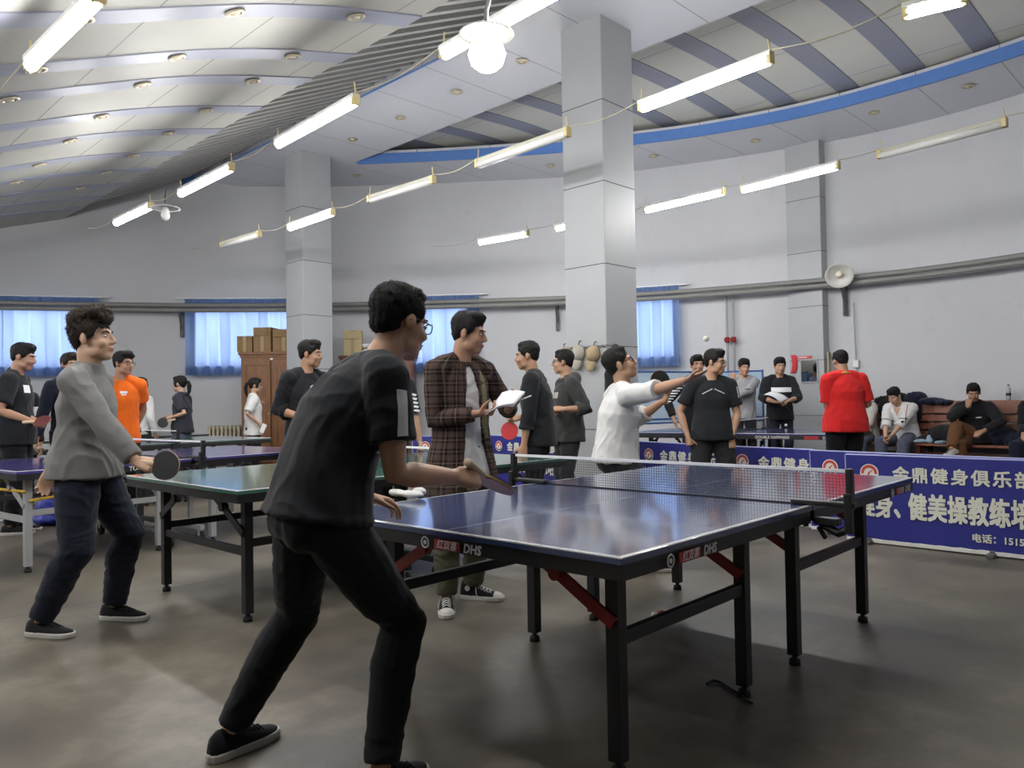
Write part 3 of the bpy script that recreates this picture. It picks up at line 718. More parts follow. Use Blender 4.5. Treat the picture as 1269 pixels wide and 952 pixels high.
# radiator
t0, t1 = wall_hit(262, .6), wall_hit(304, .6); P, n = wall_pt((t0+t1)/2, .14); A, _ = wall_pt(t0, .14); B, _ = wall_pt(t1, .14)
r = empty('radiator', P, math.atan2((B-A).y, (B-A).x), 'cream ribbed radiator against the wall left of the wardrobe', 'radiator'); L = (B-A).length; k = int(L/.075)
mb = MB()
for i in range(k): mb.bbox((-L/2+.04+i*.075, 0, .52), (.05, .14, .62), .02)
for z in (.26, .78): mb.tube([(-L/2, 0, z), (L/2, 0, z)], .03, 8)
mb.build('ribs', mat('radiator_paint', (.50, .46, .34), .5), r)
mb = MB()
for x in (-L/2+.1, L/2-.1): mb.bbox((x, 0, .11), (.05, .1, .22), .01)
mb.build('radiator_foot', M_GREYSTEEL, r)
# long slatted bench along the right wall
A, B = AB(12.50, 5.05), AB(11.98, 1.2); d = B-A; L = d.length; d.normalize(); n = V((d.y, -d.x, 0)); n = n if n.dot(E1) < 0 else -n
bench = empty('slatted_bench', A, math.atan2(d.y, d.x), 'long reddish-brown slatted wooden bench along the right wall', 'bench')
# local: x along, -y toward hall
for i, y in enumerate((-.03, .055, .14, .225, .31)):
    MB().bbox((L/2, y, .47), (L, .075, .03), .006).build('seat_slat', M_BENCH, bench)
for i, z in enumerate((.60, .72, .84, .96, 1.05)):
    MB().bbox((L/2, .40+(z-.5)*.13, z), (L, .03, .095), .006, Rx(-7)).build('back_slat', M_BENCH, bench)
for x in (.1, L*.33, L*.66, L-.1):
    mb = MB(); mb.bbox((x, .0, .225), (.06, .06, .45), .006); mb.bbox((x, .38, .225), (.06, .06, .45), .006); mb.bbox((x, .19, .43), (.06, .44, .05), .006)
    mb.bbox((x, .47, .77), (.06, .04, .66), .006, Rx(-7)); mb.build('bench_frame', M_WOOD2, bench)
MB().bbox((L/2, .15, .2), (L-.1, .02, .3), .004).build('lower_panel', M_WOOD2, bench)
def bl(x, y, z): return A + d*x + V((-d.y, d.x, 0))*y*(1 if V((-d.y, d.x, 0)).dot(E1) > 0 else -1) + V((0, 0, z))
def bpx(px):                                              # distance along the bench under a pixel column
    best = min((abs((lambda p: 634.5+FPX*(p-CAMP).dot(RT)/(p-CAMP).dot(FWD))(bl(s*.01, .2, .6))-px), s*.01) for s in range(0, 390)); return best[1]
# bottle on the bench back
r = empty('water_bottle', bl(bpx(1242), .46, 1.10), 0, 'clear plastic bottle standing on top of the bench back', 'bottle')
MB().lathe([(.002, 0), (.03, .002), (.032, .02), (.03, .1), (.032, .14), (.03, .16), (.013, .19), (.013, .2)], 18).build('bottle_body', mat('clear_plastic', (.45, .47, .5), .15), r, True)
MB().lathe([(.002, .22), (.015, .218), (.015, .198), (.002, .198)], 14).build('bottle_cap', M_DARKWIRE, r); MB().lathe([(.0325, .06), (.0335, .06), (.0335, .1), (.0325, .1)], 18).build('bottle_label', M_BLACK, r)

# ------------------------------------------------------------------ soft heaps of clothing (voxel-fused lumps)
def fuse(mb, voxel=.008, sm=4, name='m', fac=.5):
    me = mb.mesh(name); o = bpy.data.objects.new('tmp', me); COL.objects.link(o)
    m = o.modifiers.new('r', 'REMESH'); m.mode = 'VOXEL'; m.voxel_size = voxel; m.use_smooth_shade = True
    if sm: s = o.modifiers.new('s', 'SMOOTH'); s.factor = fac; s.iterations = sm
    dg = bpy.context.evaluated_depsgraph_get(); out = bpy.data.meshes.new_from_object(o.evaluated_get(dg))
    bpy.data.objects.remove(o); bpy.data.meshes.remove(me); out.name = name; out.materials.clear()
    out.polygons.foreach_set('use_smooth', [True]*len(out.polygons)); return out
def wrinkle(me, amp, f, sq=(1, 1, 1), seed=0, ridge=True):
    n = len(me.vertices); co = np.empty(n*3); me.vertices.foreach_get('co', co); co = co.reshape(-1, 3)
    nr = np.empty(n*3); me.vertices.foreach_get('normal', nr) if False else me.vertex_normals.foreach_get('vector', nr); nr = nr.reshape(-1, 3)
    off = V((seed*7.3, seed*3.1, seed*1.7)); d = np.empty(n)
    for i, (x, y, z) in enumerate(co):
        p = V((x*sq[0], y*sq[1], z*sq[2]))*f+off
        w = noise.noise(p*.5)*1.5; a = noise.noise(p+V((w, w*.5, -w)))
        d[i] = (1-abs(a)*2.2) if ridge else a
        d[i] += .4*noise.noise(p*2.3)
    co += nr*(d*amp)[:, None]; me.vertices.foreach_set('co', co.ravel()); me.update(); return me
def heap(name, lumps, m, lb, cat, group=None, voxel=.012, amp=.012, loc=(0, 0, 0)):
    mb = MB()
    for c, r_, rz in lumps: mb.ell(c, r_, Rz(rz))
    me = wrinkle(fuse(mb, voxel, 3, name), amp, 9, seed=len(lumps)+amp*50); o = link(name, me, m, None, lb, cat, group); o.location = V(loc); return o
M_CLOTHK = fabric('black_cloth', (.012, .012, .015)); M_CLOTHN = fabric('navy_cloth', (.014, .018, .04)); M_CLOTHB = fabric('pale_blue_cloth', (.30, .42, .52))
def local(pts, o): return pts
o = bl(bpx(1100), .44, 1.08); dd = d
def L_(x, z, y=0): return dd*x+V((0, 0, z))+n*y
heap('draped_jacket', [(L_(-.14, .03), (.17, .1, .075), 0), (L_(.05, .05), (.2, .12, .1), 20), (L_(-.1, -.1, .06), (.2, .04, .16), 30), (L_(.1, -.15, .08), (.18, .04, .2), 30)], M_CLOTHK, 'black jacket over the bench back behind the white sweater', 'jacket', loc=o)
o = bl(bpx(1137), .44, 1.08)
heap('draped_coat', [(L_(-.12, .06), (.2, .11, .1), 15), (L_(.12, .015), (.24, .09, .05), 10), (L_(.3, -.005), (.15, .08, .035), 0), (L_(-.1, -.14, .08), (.18, .04, .2), 20)], M_CLOTHN, 'dark navy coat over the bench back right of the white sweater', 'coat', loc=o)
o = bl(bpx(1177), .2, .485)
heap('folded_jacket', [(L_(-.28, .05), (.2, .16, .07), 10), (L_(-.05, .12), (.26, .2, .15), 0), (L_(.15, .14), (.26, .2, .17), 20), (L_(-.3, .02, .1), (.2, .1, .04), 0)], M_CLOTHK, 'heap of black jackets on the bench beside brown trousers', 'jacket', loc=o)
o = bl(bpx(1160), .02, .485)
heap('pale_cloth', [(L_(-.12, .03), (.16, .08, .03), 10), (L_(0, .06), (.05, .05, .07), 0), (L_(.16, .02), (.13, .07, .03), 25)], M_CLOTHB, 'pale blue and white cloth hanging at the front of the bench seat', 'cloth', voxel=.008, amp=.006, loc=o)
o = bl(bpx(1243), .22, .485)
heap('dark_bag', [(L_(-.06, .12), (.2, .17, .14), 0), (L_(.14, .08), (.18, .15, .1), 30)], M_CLOTHN, 'dark bag on the bench between the two men at the right end', 'bag', loc=o)
# ------------------------------------------------------------------ things on the near column: caps and a jacket on hooks
CA, CB, CS = 6.985, 5.43, .285
M_CAPB = mat('beige_cloth', (.42, .36, .26), .9, bump=.1, bscale=200); M_CAPG = mat('grey_beige_cloth', (.40, .38, .33), .9, bump=.1, bscale=200); M_CAPT = mat('tan_cloth', (.40, .31, .19), .9, bump=.1, bscale=200)
def cap(px, py, m, lb, rz=0, sc=1):
    # hangs flat against the column's left-facing side (normal -a)
    for b_ in np.linspace(CB-.4, CB+.4, 400):
        p = AB(CA-CS-.005, float(b_), 1.7)
        if 634.5+FPX*(p-CAMP).dot(RT)/(p-CAMP).dot(FWD) >= px-1e9 and False: pass
    best = min(((634.5+FPX*(AB(CA-CS, float(b_), 1.7)-CAMP).dot(RT)/(AB(CA-CS, float(b_), 1.7)-CAMP).dot(FWD)-px)**2, float(b_)) for b_ in np.linspace(CB-.4, CB+.4, 400))[1]
    z = aty(px, py, AB(CA-CS, best).y).z
    r = empty('cap', AB(CA-CS-.02, best, z), 0, lb, 'cap', 'caps on the column hooks')
    nn = -E1; uu = V((0, 0, 1)); ss = E2*-1; m3 = Matrix((ss, uu, nn)).transposed() @ Rz(rz)
    mb = MB(); rings = []
    for i in range(9):
        t = i/8*pi/2; rings.append([m3 @ V((.085*sc*cos(t)*cos(2*pi*j/20), .095*sc*cos(t)*sin(2*pi*j/20)+.02, .09*sc*sin(t))) for j in range(20)])
    mb.loft(rings); c = mb.build('cap_crown', m, r, True)
    mb = MB(); rings = []
    for i in range(7):
        u = i/6; w = .075*sc*math.sqrt(max(.02, 1-u*u*.92)); y = -.06*sc-.11*sc*u
        rings.append([m3 @ V((w*x, y, .05+.02*(1-x*x)+dz)) for x in (-1, -.5, 0, .5, 1) for dz in (0,)]+[m3 @ V((w*x, y, .045+.02*(1-x*x))) for x in (1, .5, 0, -.5, -1)])
    mb.loft(rings); mb.build('cap_brim', m, r, True)
    mb = MB(); mb.tube([m3 @ V((0, .11*sc, .02)), m3 @ V((0, .15*sc, .01)), m3 @ V((0, .155*sc, -.02))], .006, 6); mb.build('cap_strap', M_BLACK, r)
    return r
cap(704, 441, M_CAPB, 'beige cap leftmost of three on the column, brim down behind the hooded man', 14, .9)
cap(719, 440, M_CAPG, 'grey-beige cap in the middle of three on the near column', -6)
cap(737, 441, M_CAPT, 'tan cap nearest the black jacket on the column', -10)
mb = MB(); hk = empty('hook_rail', AB(CA-CS-.004, CB, 1.775), 0, 'thin hook rail across the near column', 'hooks')
mb.tube([E2*.25, E2*-.28], .006, 6)
for x in (.17, .07, -.09, -.26): mb.tube([E2*x, E2*x-E1*.03, E2*x-E1*.035+V((0, 0, .025))], .005, 6)
mb.build('rail', M_DARKWIRE, hk)
# jacket on the corner facing the camera
c = aty(757, 480, AB(CA-CS+.1, CB-CS-.04).y); o = AB(CA-CS+.07, CB-CS-.06, 0)
lumps = [((0, 0, 1.74), (.05, .045, .06), 0), ((0, 0, 1.60), (.10, .05, .14), 0), ((.0, 0, 1.42), (.12, .055, .18), 0), ((-.02, 0, 1.2), (.12, .05, .2), 0), ((-.03, 0, 1.03), (.115, .045, .14), 0), ((.085, -.01, 1.42), (.045, .045, .25), 0), ((-.09, -.01, 1.2), (.045, .045, .26), 0)]
mb = MB()
for cc, r_, _ in lumps: mb.ell(cc, r_)
me = wrinkle(fuse(mb, .01, 3, 'hanging_jacket'), .012, 11, (1, 1, .5), 3)
j = link('hanging_jacket', me, fabric('charcoal_cloth', (.022, .023, .027)), None, 'long charcoal jacket hanging on the corner of the near column', 'jacket'); j.location = o
# ------------------------------------------------------------------ right column: mirror, red sign, hanging cloth
ca, cb, cs = 12.90, 5.55, .29
mp = aty(1004.5, 460, AB(ca-cs, cb).y); r = empty('mirror', AB(ca-cs-.012, toab(mp)[1], mp.z), ROOMROT-pi/2, 'small mirror on the right column behind the man in red', 'mirror')
t = NT('mirror_glass'); t.col((.55, .57, .6)); t.set(.04, 1); M_MIR = t.m
MB().bbox((0, 0, 0), (.27, .012, .36), .003).build('glass', M_MIR, r)
mb = MB()
for z in (-.185, .185): mb.bbox((0, 0, z), (.30, .02, .02), .004)
for x in (-.14, .14): mb.bbox((x, 0, 0), (.02, .02, .37), .004)
mb.build('mirror_frame', M_GREYSTEEL, r)
mp = aty(995, 443, AB(ca-cs, cb).y); r = empty('red_strip_sign', AB(ca-cs-.01, toab(mp)[1], mp.z), ROOMROT-pi/2, 'narrow red and white strip sign above the small mirror', 'sign')
MB().bbox((0, 0, 0), (.27, .012, .045), .003).build('strip', mat('sign_red', (.55, .04, .04), .5), r); MB().bbox((-.02, -.004*0+.008*-1*0, -.0), (.16, .016, .014), .001).build('pale_band', M_PAPER, r)

mp = aty(975, 451, AB(ca-cs, cb).y); r = empty('red_cloth_strip', AB(ca-cs-.02, min(cb+.27, toab(mp)[1]), mp.z), ROOMROT-pi/2, 'red cloth strip hanging on the right column beside the papers holder', 'cloth')
mb = MB(); mb.loft([[V((x-.04*s, y+.01*sin(7*z), z)) for x, y in ((0, -.008), (.085, -.008), (.085, .008), (0, .008))] for z, s in ((.15, .6), (.08, .2), (0, 0), (-.1, .3), (-.15, .8))]); mb.build('strip_cloth', mat('scarlet_cloth', (.62, .04, .06), .8), r, True)
mp = aty(1023, 452, AB(ca+.05, cb-cs-.02).y); r = empty('hanging_towel', AB(ca-cs+.06, cb-cs-.02, mp.z), ROOMROT, 'beige towel hanging on the side of the right column', 'towel')
mb = MB(); mb.loft([[V((x*w, -.03-y*.02+.012*sin(x*40+z*9), z)) for x, y in ((-.05, 0), (-.02, 1), (.015, .3), (.05, 1), (.05, -.6), (-.05, -.6))] for z, w in ((.2, .4), (.16, .9), (0, 1), (-.16, .95), (-.22, .8))]); mb.build('towel_cloth', M_CAPB, r, True)
# ball-catching net round the left end of the navy table
def m_bluenet():
    t = NT('pale_blue_net'); t.col((.22, .44, .66)); t.set(.8); tb = t.n('ShaderNodeBsdfTransparent'); mx = t.n('ShaderNodeMixShader'); mx.inputs[0].default_value = .52
    t.l(tb.outputs[0], mx.inputs[1]); t.l(t.b.outputs[0], mx.inputs[2]); t.l(mx.outputs[0], t.t.nodes['Material Output'].inputs[0]); return t.m
P0, P1, P2 = AB(9.75, 7.0), AB(11.45, 6.62), AB(11.75, 5.9); o = (P0+P1)/2; r = empty('ball_catch_net', o, 0, 'pale blue ball-catching net on a frame at the left end of the navy table', 'net')
mb = MB(); pl = [P0, P1, P2]
for j in range(7):
    pass
mb.loft([[P0.lerp(P1, t/12)-o+V((0, 0, z)) for t in range(13)]+[P1.lerp(P2, t/6)-o+V((0, 0, z)) for t in range(1, 7)] for z in (.82, 1.1, 1.4, 1.62)], False); sm = mb.build('net_cloth', m_bluenet(), r, True)
mb = MB(); MBL = mat('blue_frame', (.03, .11, .32), .5)
for z in (1.62, .82, .88): mb.tube([P0-o+V((0, 0, z)), P1-o+V((0, 0, z)), P2-o+V((0, 0, z))], .014, 8)
for p in (P0, P1, P2): mb.tube([p-o+V((0, 0, 0)), p-o+V((0, 0, 1.64))], .016, 8)
mb.build('net_frame', MBL, r); mb = MB()
for p in (P0, P1, P2): mb.bbox(p-o+V((0, 0, .012)), (.3, .3, .024), .006)
mb.build('net_foot', MBL, r)

o = atz(66, 650, .0); heap('blue_bag', [((0, 0, .16), (.17, .12, .16), 0), ((.04, 0, .30), (.12, .09, .12), 0), ((0, -.02, .06), (.19, .13, .06), 10)], mat('blue_nylon', (.02, .035, .32), .5), 'blue bag on the floor under the purple-blue table', 'bag', loc=V((o.x, o.y, 0)))
r = T3; lx, ly = TL/2-.12, TW/2-.12
mb = MB(); mb.tube([(-lx-.03, -ly-.03, .60), (-lx-.03, ly+.03, .58), ], .012, 6); mb.tube([(-lx, -ly-.032, .53), (-.28, -ly-.032, .60), (.6, -ly-.032, .56)], .012, 6); mb.tube([(-lx, ly+.03, .58), (.2, ly+.03, .6)], .012, 6)
mb.build('yellow_strap', mat('yellow_tape', (.55, .36, .03), .5), r, True)
o = atz(506, 615.5, .77); heap('white_cloth', [((0, 0, .012), (.10, .035, .014), 140), ((.05, .03, .018), (.05, .035, .02), 100), ((-.06, .05, .014), (.05, .03, .015), 140)], WHITEC0 if False else mat('white_rag', (.6, .6, .58), .9), 'crumpled white cloth on the left edge of the foreground table', 'cloth', voxel=.006, amp=.004, loc=o)
# ------------------------------------------------------------------ people
def skin_mat(name, c):
    if name in MATS: return MATS[name]
    t = NT(name); n = t.noise(14, 5); t.col(t.mix(n, tuple(x*.88 for x in c), tuple(x*1.1 for x in c))); t.set(.52, 0, .4)
    t.b.inputs['Subsurface Weight'].default_value = .06; t.b.inputs['Subsurface Radius'].default_value = (.02, .008, .004); t.b.inputs['Subsurface Scale'].default_value = .2
    t.bump(t.noise(90, 3), .05, .003); MATS[name] = t.m; return t.m
SKIN = [skin_mat('skin_warm', (.47, .275, .18)), skin_mat('skin_tan', (.42, .235, .15)), skin_mat('skin_light', (.53, .33, .23))]
M_LIP = [mat('lip_rose', (.33, .13, .10), .5, var=.05), mat('lip_brown', (.27, .11, .085), .5, var=.05)]
def hair_mat(name, c):
    if name in MATS: return MATS[name]
    t = NT(name); t.obj(); mp = t.n('ShaderNodeMapping'); mp.inputs['Scale'].default_value = (1, 1, .25); t.l(t._c, mp.inputs[0])
    n = t.noise(240, 4, .6, mp.outputs[0]); t.col(t.mix(n, tuple(x*.5 for x in c), tuple(x*1.6 for x in c))); t.set(.68, 0, .22); t.bump(n, .6, .004); MATS[name] = t.m; return t.m
HAIRK = hair_mat('black_hair', (.010, .009, .009)); HAIRB = hair_mat('dark_brown_hair', (.022, .015, .011))
M_EYEW = mat('eye_white', (.62, .60, .57), .25, var=.02); M_IRIS = mat('iris_dark', (.012, .008, .006), .15, var=.02)
M_GLASS = mat('glasses_frame', (.015, .015, .018), .3); M_SOLEW = mat('white_rubber_sole', (.58, .57, .54), .7); M_SHOEK = fabric('black_shoe_cloth', (.012, .012, .014)); M_LACE = mat('shoe_lace', (.7, .7, .68), .8)
BK = fabric('black_tee_cloth', (.014, .016, .020)); BK2 = fabric('black_sweater_cloth', (.012, .013, .016)); BKP = fabric('black_trouser_cloth', (.008, .009, .012))
CHAR = fabric('charcoal_trouser_cloth', (.022, .023, .026)); NAVY = fabric('navy_trouser_cloth', (.010, .013, .026)); WHITEC = fabric('white_cotton', (.66, .66, .66)); GREYK = fabric('grey_knit', (.17, .168, .165)); LGREY = fabric('light_grey_jersey', (.36, .365, .385))
ORANGE = fabric('orange_jersey', (.80, .145, .012)); REDC = fabric('red_jersey', (.66, .022, .022)); JEAN = fabric('blue_grey_denim', (.085, .10, .145)); HOOD = fabric('dark_olive_fleece', (.040, .042, .042)); OLIVE = fabric('olive_cotton', (.075, .072, .040)); BROWN = fabric('brown_corduroy', (.13, .060, .024)); DKT = fabric('slate_jersey', (.030, .030, .042))
CREAM = fabric('cream_jacket', (.56, .54, .49)); OLIN = mat('olive_lining', (.16, .145, .075), .85)
def plaid():
    t = NT('brown_plaid'); x = t.obj(); an = t.math('MULTIPLY', t.math('ARCTAN2', x[0], x[1]), .17); c = (.034, .021, .018)
    def lines(u, per, w, o=0.):
        q = t.math('ABSOLUTE', t.math('SUBTRACT', t.math('FRACT', t.math('ADD', t.math('DIVIDE', u, per), o)), .5)); return t.math('LESS_THAN', q, w)
    b = t.math('ADD', t.math('MULTIPLY', lines(an, .066, .23), .5), t.math('MULTIPLY', lines(x[2], .066, .23), .5))
    col = t.mix(b, (.017, .013, .013), (.085, .056, .047))
    th = t.math('ADD', t.math('MULTIPLY', lines(an, .066, .05, .5), .5), t.math('MULTIPLY', lines(x[2], .066, .05, .5), .5))
    t.col(t.mix(t.math('MULTIPLY', th, .7), col, (.25, .17, .14))); t.set(.9, 0, .2); t.bump(t.noise(200, 2), .2, .003); return t.m
PLAID = plaid()

def ik(a, t, l1, l2, pole):
    d = t-a; L = d.length
    if L > (l1+l2)*.999: t = a+d*((l1+l2)*.999/L); d = t-a; L = d.length
    if L < abs(l1-l2)+.02: L = abs(l1-l2)+.02
    x = (l1*l1-l2*l2+L*L)/(2*L); h = math.sqrt(max(0, l1*l1-x*x)); d = d.normalized()
    p = pole-d*pole.dot(d); p = p.normalized() if p.length > 1e-6 else d.orthogonal().normalized()
    return a+d*x+p*h, t
def ring(c, rx, ry, m, n=20, pw=2.0):
    out = []
    for j in range(n):
        a = 2*pi*j/n; ca, sa = cos(a), sin(a)
        e = 2/pw; out.append(c+m @ V((rx*abs(ca)**e*(1 if ca > 0 else -1), ry*abs(sa)**e*(1 if sa > 0 else -1), 0)))
    return out
CURL = {'relax': ((18, 26, 18), (22, 30, 20), (26, 32, 22), (30, 34, 24), 18), 'grip': ((62, 72, 40), (68, 78, 42), (72, 80, 45), (75, 82, 45), 45), 'fist': ((78, 92, 60),)*4+(55,),
        'flat': ((4, 6, 4), (5, 6, 4), (6, 8, 5), (8, 10, 6), 5), 'hold': ((38, 34, 16), (44, 38, 18), (48, 40, 20), (52, 42, 22), 40), 'index': ((10, 14, 8), (66, 76, 42), (70, 80, 44), (74, 82, 45), 42), 'cup': ((28, 24, 14), (30, 26, 14), (32, 28, 16), (34, 30, 18), 14)}
def hand(mb, W, d, n, left, S, preset):
    """palm, four separate unequal fingers with knuckle bends and a thumb off the side of the palm"""
    d = d.normalized(); n = (n-d*n.dot(d)).normalized(); s = d.cross(n)                # s: thumb side
    if left: s = -s
    k = S; m = Matrix((s, n, d)).transposed()
    R = []
    for t, w, h in ((-.02, .027, .021), (.0, .029, .020), (.03, .037, .0185), (.06, .042, .017), (.085, .0425, .0145), (.095, .038, .010)):
        R.append(ring(W+d*t*k, w*k, h*k, m, 14, 2.6))
    mb.loft(R)
    cs = CURL[preset]
    for i, (off, ln) in enumerate(((.0315, .072), (.0108, .080), (-.0105, .075), (-.0312, .059))):
        p = W+d*(.084 if i in (1, 2) else .079)*k+s*off*k; fan = (1.5-i)*.045; a = 0; pts = [p-d*.02*k, p]; dd = (d+s*fan).normalized()
        for c, fr in zip(cs[i], (.44, .31, .25)):
            a += R_(c); v = dd*cos(a)+n*sin(a); p = p+v*ln*fr*k; pts.append(p)
        mb.tube(pts, [.0098*k, .0096*k, .0088*k, .0080*k, .0068*k], 8, dome=True)
    p = W+d*.028*k+s*.026*k; ta = R_(cs[4]); v = (d*.62+s*.78*cos(ta)+n*(.15+.9*sin(ta))).normalized()
    p1 = p+v*.040*k; v2 = (v*.8+d*.45+n*.25*sin(ta)).normalized(); p2 = p1+v2*.030*k; p3 = p2+(v2+d*.3).normalized()*.024*k
    mb.tube([p-v*.012*k, p, p1, p2, p3], [.014*k, .0145*k, .0112*k, .0102*k, .0082*k], 9, dome=True)
def shoe(parent, ank, m, style, S, side):
    """m: foot frame (x right, y to the toe, z up); ank: ankle joint"""
    o = ank-m @ V((0, 0, .085))*S
    mb = MB(); rings = []
    for y, w, h in ((-.080, .016, .060), (-.070, .027, .085), (-.045, .034, .10), (-.005, .037, .098), (.035, .040, .083), (.075, .044, .068), (.115, .0465, .056), (.150, .043, .048), (.175, .033, .042), (.192, .016, .033)):
        r = []
        for j in range(16):
            a = 2*pi*j/16; x = w*cos(a); z = .018+(h-.018)*(max(0, sin(a))**.8) if sin(a) > 0 else .018+.004*sin(a)
            if style == 'canvas' and y < .02 and z > .05: z = .05+(z-.05)*1.75
            r.append(o+m @ V((x, y, z))*S)
        rings.append(r)
    mb.loft(rings); mt = {'black': M_SHOEK, 'canvas': M_SHOEK, 'white': M_SOLEW}[style]
    sh = mb.build('shoe', mt, parent, True)
    out = [(.0, -.086), (.024, -.078), (.035, -.05), (.037, 0), (.042, .05), (.049, .105), (.046, .15), (.034, .183), (.014, .199)]; out = out+[(-x, y) for x, y in out[::-1]]; out = out[1:]
    mb = MB(); mb.loft([[o+m @ V((x*f, y*f2, z))*S for x, y in out] for z, f, f2 in ((0, .93, .97), (.006, 1, 1), (.024, 1.02, 1.01), (.030, .97, .985))]); mb.build('sole', M_SOLEW, sh)
    if style == 'canvas':
        mb = MB(); rings = []
        for y, w, h in ((.142, .0465, .052), (.160, .042, .049), (.178, .034, .043), (.194, .018, .035)):
            rings.append([o+m @ V((w*cos(2*pi*j/16), y, .018+(h-.016)*max(0, sin(2*pi*j/16))**.8))*S for j in range(16)])
        mb.loft(rings); mb.build('toe_cap', M_SOLEW, sh, True)
        mb = MB(); c = o+m @ V((side*.0405, -.022, .075))*S; mb.lathe([(.001, -.004), (.017, -.004), (.017, .003), (.001, .003)], 16, m @ Ry(90), c); mb.build('ankle_patch', M_SOLEW, sh)
    mb = MB()
    for i in range(5):
        y = .03+.021*i; h = .0915-.0068*i*1.12; w = .026
        for q in (-1, 1): mb.tube([o+m @ V((q*w, y-.008, h-.012))*S, o+m @ V((0, y, h+.003))*S, o+m @ V((-q*w, y+.008, h-.014))*S], .0028*S, 5)
    if style == 'canvas': mb.tube([o+m @ V(p)*S for p in ((.0, .03, .094), (.03, .028, .085), (.046, .035, .05), (.05, .045, .03))], .003*S, 5)
    mb.build('laces', M_LACE if style == 'canvas' else M_SHOEK, sh, True); return sh
def spikes(me, n, ln, seed, grav=.5, zmin=-9, fr=None):
    rnd = random.Random(seed); polys = me.polygons; vs = [v.co.copy() for v in me.vertices]; N = len(polys); V_ = [tuple(v) for v in vs]; F = [tuple(p.vertices) for p in polys]
    for _ in range(n):
        p = polys[rnd.randrange(N)]; c = V(p.center); nr = V(p.normal)
        t = V((rnd.uniform(-1, 1), rnd.uniform(-1, 1), rnd.uniform(-1, 1)-grav)); t = (t-nr*t.dot(nr)); t = t.normalized() if t.length > 1e-5 else nr
        d = (nr*.55+t*.8).normalized(); L = ln*rnd.uniform(.6, 1.25); o1 = d.orthogonal().normalized(); o2 = d.cross(o1); r = ln*.13; b = len(V_); c = c-nr*.003
        for a in (0, 2.094, 4.189): V_.append(tuple(c+(o1*cos(a)+o2*sin(a))*r))
        k = c+d*L*.6+nr*.0
        V_.append(tuple(c+d*L)); F += [(b, b+1, b+3), (b+1, b+2, b+3), (b+2, b, b+3)]
    m2 = bpy.data.meshes.new(me.name); m2.from_pydata(V_, [], F); m2.update(); m2.polygons.foreach_set('use_smooth', [True]*len(m2.polygons)); return m2
class Fig: pass
